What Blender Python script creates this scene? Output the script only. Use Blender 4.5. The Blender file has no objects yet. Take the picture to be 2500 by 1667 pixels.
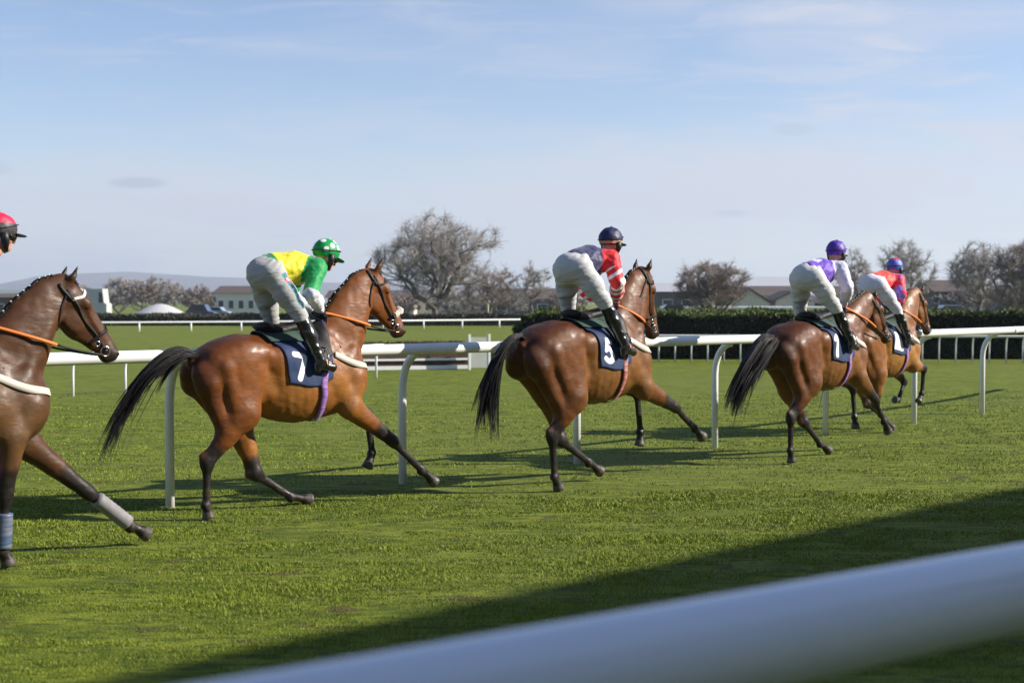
import bpy, math, random
import numpy as np
from mathutils import Vector, Matrix
from mathutils.bvhtree import BVHTree
random.seed(7); rng = np.random.default_rng(7)
R = math.radians
SC = bpy.context.scene
COL = SC.collection
# ------------------------------------------------------------------ camera
F, HC, HY = 3472.0, 1.8, 735.0
cam_d = bpy.data.cameras.new("camera"); cam = bpy.data.objects.new("camera", cam_d); COL.objects.link(cam)
cam_d.sensor_width = 36; cam_d.lens = F * 36 / 2500; cam_d.clip_end = 20000; cam_d.clip_start = 0.1
cam.location = (0, 0, HC); cam.rotation_euler = (R(90) - math.atan((833.5 - HY) / F), 0, 0)
cam_d.dof.use_dof = True; cam_d.dof.focus_distance = 13.2; cam_d.dof.aperture_fstop = 2.8
SC.camera = cam
# ------------------------------------------------------------------ sky
SUN_AZ, SUN_EL = 90.0, 29.0          # clockwise from the view axis (+Y)
W = bpy.data.worlds.new("World"); SC.world = W; W.use_nodes = True
nt = W.node_tree; nt.nodes.clear()
def N(nt, t, **k):
    n = nt.nodes.new(t)
    for a, b in k.items():
        if a.startswith('i_'): n.inputs[int(a[2:])].default_value = b
        else: setattr(n, a, b)
    return n
def L(nt, a, ai, b, bi): nt.links.new(a.outputs[ai], b.inputs[bi])
def math_n(nt, op, a=None, b=None, c=None, clamp=False):
    n = nt.nodes.new('ShaderNodeMath'); n.operation = op; n.use_clamp = clamp
    for i, v in enumerate((a, b, c)):
        if v is None: continue
        if isinstance(v, (int, float)): n.inputs[i].default_value = v
        else: nt.links.new(v, n.inputs[i])
    return n.outputs[0]
def mapr(nt, v, a, b, c=0.0, d=1.0, smooth=True):
    n = nt.nodes.new('ShaderNodeMapRange'); n.interpolation_type = 'SMOOTHSTEP' if smooth else 'LINEAR'
    nt.links.new(v, n.inputs[0])
    for i, x in enumerate((a, b, c, d)): n.inputs[i + 1].default_value = x
    return n.outputs[0]
def mixc(nt, f, a, b, mode='MIX'):
    n = nt.nodes.new('ShaderNodeMix'); n.data_type = 'RGBA'; n.blend_type = mode
    for i, v in ((0, f), (6, a), (7, b)):
        if isinstance(v, (int, float)): n.inputs[i].default_value = v
        elif isinstance(v, tuple): n.inputs[i].default_value = (*v, 1) if len(v) == 3 else v
        else: nt.links.new(v, n.inputs[i])
    return n.outputs[2]
sky = N(nt, 'ShaderNodeTexSky', sky_type='NISHITA', sun_disc=False, sun_elevation=R(SUN_EL), sun_rotation=R(SUN_AZ),
        altitude=50, air_density=1.0, dust_density=0.1, ozone_density=2.2)
tc = N(nt, 'ShaderNodeTexCoord'); sep = N(nt, 'ShaderNodeSeparateXYZ'); L(nt, tc, 0, sep, 0)
def dirnoise(sx, sz, rot, scale, detail, rough, dist=0.0, seed=0.0):
    # streaks laid on the sky: azimuth (x/y) stretched long, elevation short, tilted
    ax = math_n(nt, 'DIVIDE', sep.outputs[0], math_n(nt, 'MAXIMUM', sep.outputs[1], 0.15))
    el = math_n(nt, 'DIVIDE', sep.outputs[2], math_n(nt, 'MAXIMUM', sep.outputs[1], 0.15))
    c = N(nt, 'ShaderNodeCombineXYZ'); nt.links.new(ax, c.inputs[0]); nt.links.new(el, c.inputs[1]); c.inputs[2].default_value = seed
    m = N(nt, 'ShaderNodeMapping'); L(nt, c, 0, m, 0); m.inputs[2].default_value = (0, 0, R(rot)); m.inputs[3].default_value = (sx, sz, 1)
    n = N(nt, 'ShaderNodeTexNoise'); n.inputs['Scale'].default_value = scale; n.inputs['Detail'].default_value = detail
    n.inputs['Roughness'].default_value = rough; n.inputs['Distortion'].default_value = dist
    L(nt, m, 0, n, 0); return n.outputs[0], el, ax
n1, el, ax = dirnoise(1.0, 5.0, -16, 2.6, 6, 0.55, 0.5, 1.3)
n2, _, _ = dirnoise(1.0, 9.0, -9, 7.0, 7, 0.6, 0.9, 4.1)
n3, _, _ = dirnoise(1.0, 4.0, -12, 1.7, 3, 0.5, 0.3, 8.7)
veil = mapr(nt, n3, 0.36, 0.64)
elt = math_n(nt, 'SUBTRACT', el, math_n(nt, 'MULTIPLY', math_n(nt, 'MINIMUM', math_n(nt, 'MAXIMUM', ax, -0.12), 0.6), 0.13))
band = math_n(nt, 'MULTIPLY', mapr(nt, math_n(nt, 'ADD', elt, math_n(nt, 'MULTIPLY', math_n(nt, 'SUBTRACT', n3, .5), .07)), .125, .070), mapr(nt, el, .015, .065, .35, 1.0))
wisp = math_n(nt, 'ADD', math_n(nt, 'MULTIPLY', mapr(nt, n1, 0.44, 0.62), 0.62), math_n(nt, 'MULTIPLY', mapr(nt, n2, 0.47, 0.66), 0.55))
cover = math_n(nt, 'ADD', math_n(nt, 'MULTIPLY', wisp, math_n(nt, 'ADD', math_n(nt, 'MULTIPLY', veil, 0.6), 0.25)), math_n(nt, 'MULTIPLY', band, math_n(nt, 'ADD', math_n(nt, 'MULTIPLY', n1, 0.9), 0.25)), clamp=True)
cover = math_n(nt, 'MULTIPLY', cover, mapr(nt, el, .55, .26))
cover = math_n(nt, 'MULTIPLY', cover, 0.97)
skyc = mixc(nt, 1.0, sky.outputs[0], (1.14, 1.08, 1.19), 'MULTIPLY')
col = mixc(nt, cover, skyc, (5.25, 5.5, 6.3))
# a few small grey cloudlets low in the sky
dk = None
for (px, py, w, h, a) in ((340, 447, 62, 11, .5), (1935, 316, 45, 15, .28), (1785, 521, 42, 8, .4), (5, 413, 36, 15, .3), (690, 578, 45, 5, .25)):
    u0 = (px - 1250) / F; v0 = (HY - py) / F
    dx = math_n(nt, 'DIVIDE', math_n(nt, 'SUBTRACT', ax, u0), w * 1.25 / F); dz = math_n(nt, 'DIVIDE', math_n(nt, 'SUBTRACT', el, v0), h * 1.4 / F)
    rr = math_n(nt, 'ADD', math_n(nt, 'MULTIPLY', dx, dx), math_n(nt, 'MULTIPLY', dz, dz))
    rr = math_n(nt, 'ADD', rr, math_n(nt, 'MULTIPLY', math_n(nt, 'SUBTRACT', n2, 0.5), 2.5))
    m = math_n(nt, 'MULTIPLY', mapr(nt, rr, 1.0, 0.0), a)
    dk = m if dk is None else math_n(nt, 'MAXIMUM', dk, m)
col = mixc(nt, dk, col, (3.2, 3.8, 4.7))
bg = N(nt, 'ShaderNodeBackground'); nt.links.new(col, bg.inputs[0]); bg.inputs[1].default_value = 0.075
wo = N(nt, 'ShaderNodeOutputWorld'); L(nt, bg, 0, wo, 0)
sd = bpy.data.lights.new("sun", 'SUN'); sun = bpy.data.objects.new("sun", sd); COL.objects.link(sun)
sd.energy = 5.0; sd.angle = R(0.53); sd.color = (1, 0.93, 0.82)
tosun = Vector((math.sin(R(SUN_AZ)) * math.cos(R(SUN_EL)), math.cos(R(SUN_AZ)) * math.cos(R(SUN_EL)), math.sin(R(SUN_EL))))
sun.rotation_euler = tosun.to_track_quat('Z', 'Y').to_euler()
SC.view_settings.view_transform = 'Standard'; SC.view_settings.look = 'None'; SC.view_settings.gamma = 1; SC.view_settings.exposure = 0.78
SC.cycles.max_bounces = 6; SC.cycles.transparent_max_bounces = 8; SC.cycles.sample_clamp_indirect = 6
# ------------------------------------------------------------------ objects helpers
def link(o, parent=None):
    COL.objects.link(o)
    if parent is not None: o.parent = parent
    return o
def tag(o, label=None, cat=None, group=None, kind=None):
    if label: o['label'] = label
    if cat: o['category'] = cat
    if group: o['group'] = group
    if kind: o['kind'] = kind
    return o
def empty(name, loc=(0, 0, 0), rz=0.0, s=1.0):
    o = bpy.data.objects.new(name, None); o.empty_display_size = .2; o.location = loc; o.rotation_euler = (0, 0, rz); o.scale = (s, s, s)
    return link(o)
def mesh_obj(name, V, Fc, mat, parent=None, smooth=True, attrs=None, mats=None, midx=None):
    V = np.asarray(V, np.float32).reshape(-1, 3)
    me = bpy.data.meshes.new(name)
    if isinstance(Fc, np.ndarray):
        n = Fc.shape[1]; m = len(Fc)
        me.vertices.add(len(V)); me.vertices.foreach_set('co', V.ravel())
        me.loops.add(n * m); me.loops.foreach_set('vertex_index', Fc.astype(np.int32).ravel())
        me.polygons.add(m); me.polygons.foreach_set('loop_start', np.arange(0, n * m, n, dtype=np.int32))
        me.update(calc_edges=True)
    else:
        me.from_pydata([tuple(map(float, v)) for v in V], [], Fc); me.update()
    me.polygons.foreach_set('use_smooth', [bool(smooth)] * len(me.polygons))
    if attrs:
        for k, a in attrs.items():
            a = np.asarray(a, np.float32)
            if a.ndim == 2:
                at = me.attributes.new(k, 'FLOAT_COLOR', 'POINT')
                at.data.foreach_set('color', np.concatenate([a, np.ones((len(a), 1), np.float32)], 1).ravel())
            else:
                at = me.attributes.new(k, 'FLOAT', 'POINT'); at.data.foreach_set('value', a.ravel())
    for mm in (mats or [mat]): me.materials.append(mm)
    if midx is not None: me.polygons.foreach_set('material_index', np.asarray(midx, np.int32))
    o = bpy.data.objects.new(name, me); return link(o, parent)
class MB:
    """collects simple solids into one mesh"""
    def __init__(s): s.V = []; s.F = []
    def add(s, V, Fc):
        b = len(s.V); s.V += [tuple(map(float, v)) for v in V]; s.F += [tuple(int(i) + b for i in f) for f in Fc]
    def box(s, c, d, rz=0, bev=0.0):
        x, y, z = d[0] / 2, d[1] / 2, d[2] / 2; cs, sn = math.cos(rz), math.sin(rz); P = []
        for k in ((-1, -1, -1), (1, -1, -1), (1, 1, -1), (-1, 1, -1), (-1, -1, 1), (1, -1, 1), (1, 1, 1), (-1, 1, 1)):
            a, b = k[0] * x, k[1] * y; P.append((c[0] + a * cs - b * sn, c[1] + a * sn + b * cs, c[2] + k[2] * z))
        s.add(P, [(0, 3, 2, 1), (4, 5, 6, 7), (0, 1, 5, 4), (1, 2, 6, 5), (2, 3, 7, 6), (3, 0, 4, 7)])
    def tube(s, pts, r, n=8, cap=True):
        pts = [np.array(p, float) for p in pts]; rr = r if hasattr(r, '__len__') else [r] * len(pts)
        P = []; up = None
        for i, p in enumerate(pts):
            t = pts[min(i + 1, len(pts) - 1)] - pts[max(i - 1, 0)]; t = t / (np.linalg.norm(t) + 1e-9)
            if up is None:
                up = np.array([0, 0, 1.]) if abs(t[2]) < .9 else np.array([1., 0, 0])
            a = np.cross(up, t); a /= np.linalg.norm(a) + 1e-9; b = np.cross(t, a); up = b
            for k in range(n):
                q = 2 * math.pi * k / n; P.append(p + rr[i] * (a * math.cos(q) + b * math.sin(q)))
        Fc = [(i * n + k, i * n + (k + 1) % n, (i + 1) * n + (k + 1) % n, (i + 1) * n + k) for i in range(len(pts) - 1) for k in range(n)]
        if cap: Fc += [tuple(range(n - 1, -1, -1)), tuple((len(pts) - 1) * n + k for k in range(n))]
        s.add(P, Fc)
    def prism(s, poly, y0, y1, rz=0, org=(0, 0, 0)):
        n = len(poly); cs, sn = math.cos(rz), math.sin(rz)
        P = [(org[0] + x * cs - y * sn, org[1] + x * sn + y * cs, org[2] + z) for y in (y0, y1) for (x, z) in poly]
        s.add(P, [tuple(range(n - 1, -1, -1)), tuple(range(n, 2 * n))] + [(i, (i + 1) % n, n + (i + 1) % n, n + i) for i in range(n)])
    def build(s, name, mat, parent=None, smooth=False):
        return mesh_obj(name, s.V, s.F, mat, parent, smooth)
# ------------------------------------------------------------------ materials
def mat(name, base=(.5, .5, .5), rough=.6, attr=None, noise=None, bump=None, spec=.5, coat=0, sheen=0, metal=0, var=0.0, rvar=0.0, two=None):
    m = bpy.data.materials.new(name); m.use_nodes = True; t = m.node_tree; b = t.nodes['Principled BSDF']
    b.inputs['Roughness'].default_value = rough; b.inputs['Specular IOR Level'].default_value = spec; b.inputs['Metallic'].default_value = metal
    b.inputs['Coat Weight'].default_value = coat; b.inputs['Coat Roughness'].default_value = .25
    if sheen: b.inputs['Sheen Weight'].default_value = sheen
    if attr:
        a = N(t, 'ShaderNodeAttribute', attribute_name=attr); c = a.outputs[0]
    else:
        rgb = N(t, 'ShaderNodeRGB'); rgb.outputs[0].default_value = (*base, 1); c = rgb.outputs[0]
    tcn = N(t, 'ShaderNodeTexCoord')
    if var or two:
        mp = N(t, 'ShaderNodeMapping'); L(t, tcn, 3, mp, 0); mp.inputs[3].default_value = (noise or (4, 4, 4))
        nz = N(t, 'ShaderNodeTexNoise'); nz.inputs['Scale'].default_value = 1; nz.inputs['Detail'].default_value = 6; nz.inputs['Roughness'].default_value = .6
        L(t, mp, 0, nz, 0)
        if two: c = mixc(t, mapr(t, nz.outputs[0], .35, .65), c, two)
        if var:
            f = mapr(t, nz.outputs[0], .25, .75, 1 - var, 1 + var, False)
            h = N(t, 'ShaderNodeVectorMath', operation='SCALE'); t.links.new(c, h.inputs[0]); t.links.new(f, h.inputs['Scale']); c = h.outputs[0]
    if rvar:
        nr = N(t, 'ShaderNodeTexNoise'); nr.inputs['Scale'].default_value = 14; nr.inputs['Detail'].default_value = 5; L(t, tcn, 3, nr, 0)
        t.links.new(mapr(t, nr.outputs[0], .3, .7, rough - rvar, rough + rvar), b.inputs['Roughness'])
    if bump:
        sc, st, dist = bump
        mp2 = N(t, 'ShaderNodeMapping'); L(t, tcn, 3, mp2, 0); mp2.inputs[3].default_value = sc if hasattr(sc, '__len__') else (sc, sc, sc)
        nb = N(t, 'ShaderNodeTexNoise'); nb.inputs['Scale'].default_value = 1; nb.inputs['Detail'].default_value = 4; L(t, mp2, 0, nb, 0)
        bp = N(t, 'ShaderNodeBump'); bp.inputs['Strength'].default_value = st; bp.inputs['Distance'].default_value = dist
        L(t, nb, 0, bp, 'Height'); L(t, bp, 0, b, 'Normal')
    t.links.new(c, b.inputs['Base Color'])
    return m
M_coat = mat('horse_coat', attr='Col', rough=.50, spec=.30, var=.30, noise=(6, 8, 13), bump=((11, 15, 27), .5, .008), rvar=.13)
M_hair = mat('horse_hair', attr='Col', rough=.55, spec=.28)
M_silk = mat('silk', attr='Col', rough=.55, spec=.3, bump=((22, 22, 34), .6, .010), sheen=.2, var=.06, noise=(12, 12, 12))
M_breech = mat('breeches', attr='Col', rough=.75, spec=.3, bump=((16, 16, 44), .8, .010), var=.05, noise=(10, 10, 10))
M_skin = mat('skin', attr='Col', rough=.5, spec=.4, var=.08, noise=(20, 20, 20))
M_boot = mat('boot_leather', attr='Col', rough=.24, spec=.6, bump=((30, 30, 14), .5, .006), coat=.3)
M_leather = mat('tack_leather', (.011, .009, .008), rough=.55, spec=.3, bump=((40, 40, 40), .4, .004))
M_shell = mat('helmet_silk', attr='Col', rough=.5, spec=.35, bump=((40, 40, 40), .4, .005))
M_dark = mat('matt_black', (.012, .012, .013), rough=.5)
M_steel = mat('steel', (.6, .6, .6), rough=.2, metal=1)
M_orange = mat('rein_rubber', (.78, .19, .025), rough=.6, var=.1, noise=(60, 60, 60))
M_cream = mat('elastic_cream', (.62, .56, .38), rough=.8, var=.15, noise=(30, 30, 30))
M_purple = mat('girth_web', (.16, .07, .30), rough=.7, two=(.30, .16, .36), noise=(6, 6, 60))
M_fleece = mat('fleece', (.66, .6, .5), rough=.95, sheen=.4, bump=((60, 60, 60), 1, .02), var=.15, noise=(30, 30, 30))
M_pvc = mat('white_pvc', (.76, .76, .75), rough=.33, spec=.5, var=.05, noise=(3, 3, 3), bump=((2, 2, 30), .1, .004))
# cloth with number drawn from a distance attribute
def cloth_mat():
    m = bpy.data.materials.new('number_cloth'); m.use_nodes = True; t = m.node_tree; b = t.nodes['Principled BSDF']
    a = N(t, 'ShaderNodeAttribute', attribute_name='num'); c = N(t, 'ShaderNodeAttribute', attribute_name='Col')
    f = mapr(t, a.outputs[2], -.0012, .0012, 1, 0)
    t.links.new(mixc(t, f, c.outputs[0], (.8, .8, .79)), b.inputs['Base Color']); b.inputs['Roughness'].default_value = .7
    b.inputs['Specular IOR Level'].default_value = .3
    tcn = N(t, 'ShaderNodeTexCoord'); nb = N(t, 'ShaderNodeTexNoise'); nb.inputs['Scale'].default_value = 14; L(t, tcn, 3, nb, 0)
    bp = N(t, 'ShaderNodeBump'); bp.inputs['Strength'].default_value = .5; bp.inputs['Distance'].default_value = .01; L(t, nb, 0, bp, 'Height'); L(t, bp, 0, b, 'Normal')
    return m
M_cloth = cloth_mat()
# ------------------------------------------------------------------ implicit surfaces -> mesh
class SDF:
    def __init__(s): s.p = []
    def ell(s, c, r, k=.05, rot=0.0, op='u'):
        c = np.array(c, float); r = np.array(r, float); cs, sn = math.cos(rot), math.sin(rot)
        def f(x, y, z):
            x = x - c[0]; y = y - c[1]; z = z - c[2]
            if rot: x, z = x * cs + z * sn, -x * sn + z * cs
            k0 = np.sqrt((x / r[0]) ** 2 + (y / r[1]) ** 2 + (z / r[2]) ** 2); k1 = np.sqrt((x / r[0] ** 2) ** 2 + (y / r[1] ** 2) ** 2 + (z / r[2] ** 2) ** 2)
            return k0 * (k0 - 1) / (k1 + 1e-6)
        m = r if not rot else np.array([max(r[0], r[2]), r[1], max(r[0], r[2])])
        s.p.append((f, c - m, c + m, k, op))
    def cap(s, a, b, ra, rb, sq=1.0, k=.04, op='u'):
        a = np.array(a, float); b = np.array(b, float); ab = b - a; l2 = ab @ ab + 1e-12
        def f(x, y, z):
            x = x - a[0]; y = y - a[1]; z = z - a[2]
            t = np.clip((x * ab[0] + y * ab[1] + z * ab[2]) / l2, 0, 1)
            qx = x - t * ab[0]; qy = (y - t * ab[1]) / sq; qz = z - t * ab[2]
            return (np.sqrt(qx * qx + qy * qy + qz * qz) - (ra + (rb - ra) * t)) * (sq if sq < 1 else 1.0)
        rm = max(ra, rb) * max(1, sq)
        s.p.append((f, np.minimum(a, b) - rm, np.maximum(a, b) + rm, k, op))
    def mesh(s, h, smooth=1, noise=0.0, nscale=8.0, cut=None):
        lo = np.min([p[1] for p in s.p if p[4] == 'u'], 0) - 3 * h; hi = np.max([p[2] for p in s.p if p[4] == 'u'], 0) + 3 * h
        n = np.ceil((hi - lo) / h).astype(int) + 1
        X = [(lo[i] + h * np.arange(n[i])).astype(np.float32) for i in range(3)]
        D = np.full(n, .5, np.float32)
        for f, a, b, k, op in s.p:
            m = k + 3 * h
            i0 = np.clip(np.floor((a - m - lo) / h).astype(int), 0, n - 1); i1 = np.clip(np.ceil((b + m - lo) / h).astype(int) + 1, 1, n)
            sl = tuple(slice(i0[i], i1[i]) for i in range(3))
            d = f(X[0][sl[0]][:, None, None], X[1][sl[1]][None, :, None], X[2][sl[2]][None, None, :]).astype(np.float32)
            o = D[sl]
            if op == 'u':
                hh = np.maximum(k - np.abs(o - d), 0) / k; D[sl] = np.minimum(o, d) - hh * hh * k * .25
            else:
                d = -d; hh = np.maximum(k - np.abs(o - d), 0) / k; D[sl] = np.maximum(o, d) + hh * hh * k * .25
        if cut is not None:
            D = np.maximum(D, cut(X[0][:, None, None], X[1][None, :, None], X[2][None, None, :]).astype(np.float32))
        S = D < 0
        c = [S[i:n[0] - 1 + i, j:n[1] - 1 + j, k:n[2] - 1 + k] for i in (0, 1) for j in (0, 1) for k in (0, 1)]
        cnt = sum(x.astype(np.int8) for x in c); act = (cnt > 0) & (cnt < 8)
        I = np.argwhere(act); idx = np.full(act.shape, -1, np.int32); idx[act] = np.arange(len(I))
        off = np.array([(i, j, k) for i in (0, 1) for j in (0, 1) for k in (0, 1)])
        vals = np.stack([D[I[:, 0] + o[0], I[:, 1] + o[1], I[:, 2] + o[2]] for o in off], 1)
        acc = np.zeros((len(I), 3)); w = np.zeros(len(I))
        for e0 in range(8):
            for ax_ in range(3):
                if off[e0][ax_] == 0:
                    e1 = e0 + (4, 2, 1)[ax_]; a = vals[:, e0]; b = vals[:, e1]; q = (a < 0) != (b < 0)
                    t = np.where(q, a / np.where(q, a - b, 1), 0); P = off[e0][None, :] + np.eye(3)[ax_][None, :] * t[:, None]
                    acc += P * q[:, None]; w += q
        V = lo + h * (I + acc / w[:, None]); Q = []
        for ax_ in range(3):
            sh = [slice(None)] * 3; sh2 = [slice(None)] * 3; sh[ax_] = slice(0, -1); sh2[ax_] = slice(1, None)
            A = S[tuple(sh)]; B = S[tuple(sh2)]; E_ = np.argwhere(A != B); o1, o2 = [(1, 2), (2, 0), (0, 1)][ax_]
            ok = (E_[:, o1] > 0) & (E_[:, o2] > 0) & (E_[:, o1] < n[o1] - 1) & (E_[:, o2] < n[o2] - 1); E_ = E_[ok]
            fl = A[E_[:, 0], E_[:, 1], E_[:, 2]]
            def g(d1, d2):
                q = E_.copy(); q[:, o1] -= d1; q[:, o2] -= d2; return idx[q[:, 0], q[:, 1], q[:, 2]]
            q = np.stack([g(1, 1), g(0, 1), g(0, 0), g(1, 0)], 1); q[~fl] = q[~fl][:, ::-1]; Q.append(q)
        Q = np.concatenate(Q); Q = Q[(Q >= 0).all(1)]
        V = relax(V, Q, smooth)
        if noise:
            nn = vnormals(V, Q); V = V + nn * (vnoise(V * nscale) * noise)[:, None]
        return V, Q
def relax(V, Q, it):
    e = np.concatenate([Q[:, [0, 1]], Q[:, [1, 2]], Q[:, [2, 3]], Q[:, [3, 0]]]); e = np.concatenate([e, e[:, ::-1]])
    dg = np.bincount(e[:, 0], minlength=len(V)).astype(float)
    for _ in range(it):
        for lam in (.5, -.52):
            A = np.stack([np.bincount(e[:, 0], V[e[:, 1], i], minlength=len(V)) for i in range(3)], 1) / np.maximum(dg, 1)[:, None]
            V = V + lam * (A - V)
    return V
def vnormals(V, Q):
    nf = np.cross(V[Q[:, 2]] - V[Q[:, 0]], V[Q[:, 3]] - V[Q[:, 1]]); n = np.zeros_like(V)
    for k in range(4):
        for i in range(3): n[:, i] += np.bincount(Q[:, k], nf[:, i], minlength=len(V))
    return n / (np.linalg.norm(n, axis=1, keepdims=True) + 1e-9)
_T = rng.random((32, 32, 32)).astype(np.float32) * 2 - 1
def vnoise(P):
    i = np.floor(P).astype(int); f = P - i; f = f * f * (3 - 2 * f); r = 0
    for a in (0, 1):
        for b in (0, 1):
            for c in (0, 1):
                w = (f[:, 0] if a else 1 - f[:, 0]) * (f[:, 1] if b else 1 - f[:, 1]) * (f[:, 2] if c else 1 - f[:, 2])
                r = r + w * _T[(i[:, 0] + a) % 32, (i[:, 1] + b) % 32, (i[:, 2] + c) % 32]
    return r
def sst(x, a, b):
    t = np.clip((x - a) / (b - a), 0, 1); return t * t * (3 - 2 * t)
def segd(P, a, b):
    a = np.array(a, float); b = np.array(b, float); ab = b - a; t = np.clip(((P - a) @ ab) / (ab @ ab + 1e-12), 0, 1)
    return np.linalg.norm(P - a - t[:, None] * ab, axis=1), t
def lerp(a, b, t): return np.array(a, float) * (1 - t) + np.array(b, float) * t
def strands(paths, radii, col, jit, name, mat_, parent):
    """paths: list of (n,3) arrays -> three-sided tapered hairs, one mesh"""
    V = []; Q = []; C = []; b = 0
    for P, r in zip(paths, radii):
        n = len(P); T = np.gradient(P, axis=0); T /= np.linalg.norm(T, axis=1, keepdims=True) + 1e-9
        a = np.cross(T, [.3, .9, .2]); a /= np.linalg.norm(a, axis=1, keepdims=True) + 1e-9; c = np.cross(T, a)
        for k in range(3):
            q = 2.094 * k; V.append(P + (a * math.cos(q) + c * math.sin(q)) * r[:, None])
        i = np.arange(n - 1)
        for k in range(3):
            k2 = (k + 1) % 3; Q.append(np.stack([b + k * n + i, b + k2 * n + i, b + k2 * n + i + 1, b + k * n + i + 1], 1))
        C.append(np.repeat((np.array(col) * (1 + jit * (random.random() * 2 - 1)))[None], 3 * n, 0)); b += 3 * n
    return mesh_obj(name, np.concatenate(V), np.concatenate(Q), mat_, parent, True, {'Col': np.concatenate(C)})
def crom(P, n):
    P = np.array(P, float); m = len(P); out = []
    for t in np.linspace(0, m - 1 - 1e-6, n):
        i = int(t); f = t - i; p0, p1, p2, p3 = P[max(i - 1, 0)], P[i], P[i + 1], P[min(i + 2, m - 1)]
        out.append(.5 * (2 * p1 + (p2 - p0) * f + (2 * p0 - 5 * p1 + 4 * p2 - p3) * f * f + (3 * p1 - p0 - 3 * p2 + p3) * f ** 3))
    return np.array(out)
# ------------------------------------------------------------------ digits as strokes (unit height)
def arc(cx, cz, r, a0, a1, n=14): return [(cx + r * math.cos(R(a)), cz + r * math.sin(R(a))) for a in np.linspace(a0, a1, n)]
DIG = {'7': [[(.0, .93), (.56, .93), (.26, .0)]], '5': [[(.56, .93), (.14, .93), (.09, .50)] , [(.09, .50)] + arc(.29, .33, .27, 128, -135)],
       '1': [[(.08, .74), (.34, .93), (.34, .0)]]}
def digit_dist(d, x, z, hgt, cx, cz, hw=.118):
    D = np.full(len(x), 9.0); P = np.stack([(x - cx) / hgt + .3, np.zeros(len(x)), (z - cz) / hgt + .5], 1)
    for st in DIG[d]:
        for a, b in zip(st[:-1], st[1:]): D = np.minimum(D, segd(P, (a[0], 0, a[1]), (b[0], 0, b[1]))[0] - hw)
    return D * hgt
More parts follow.
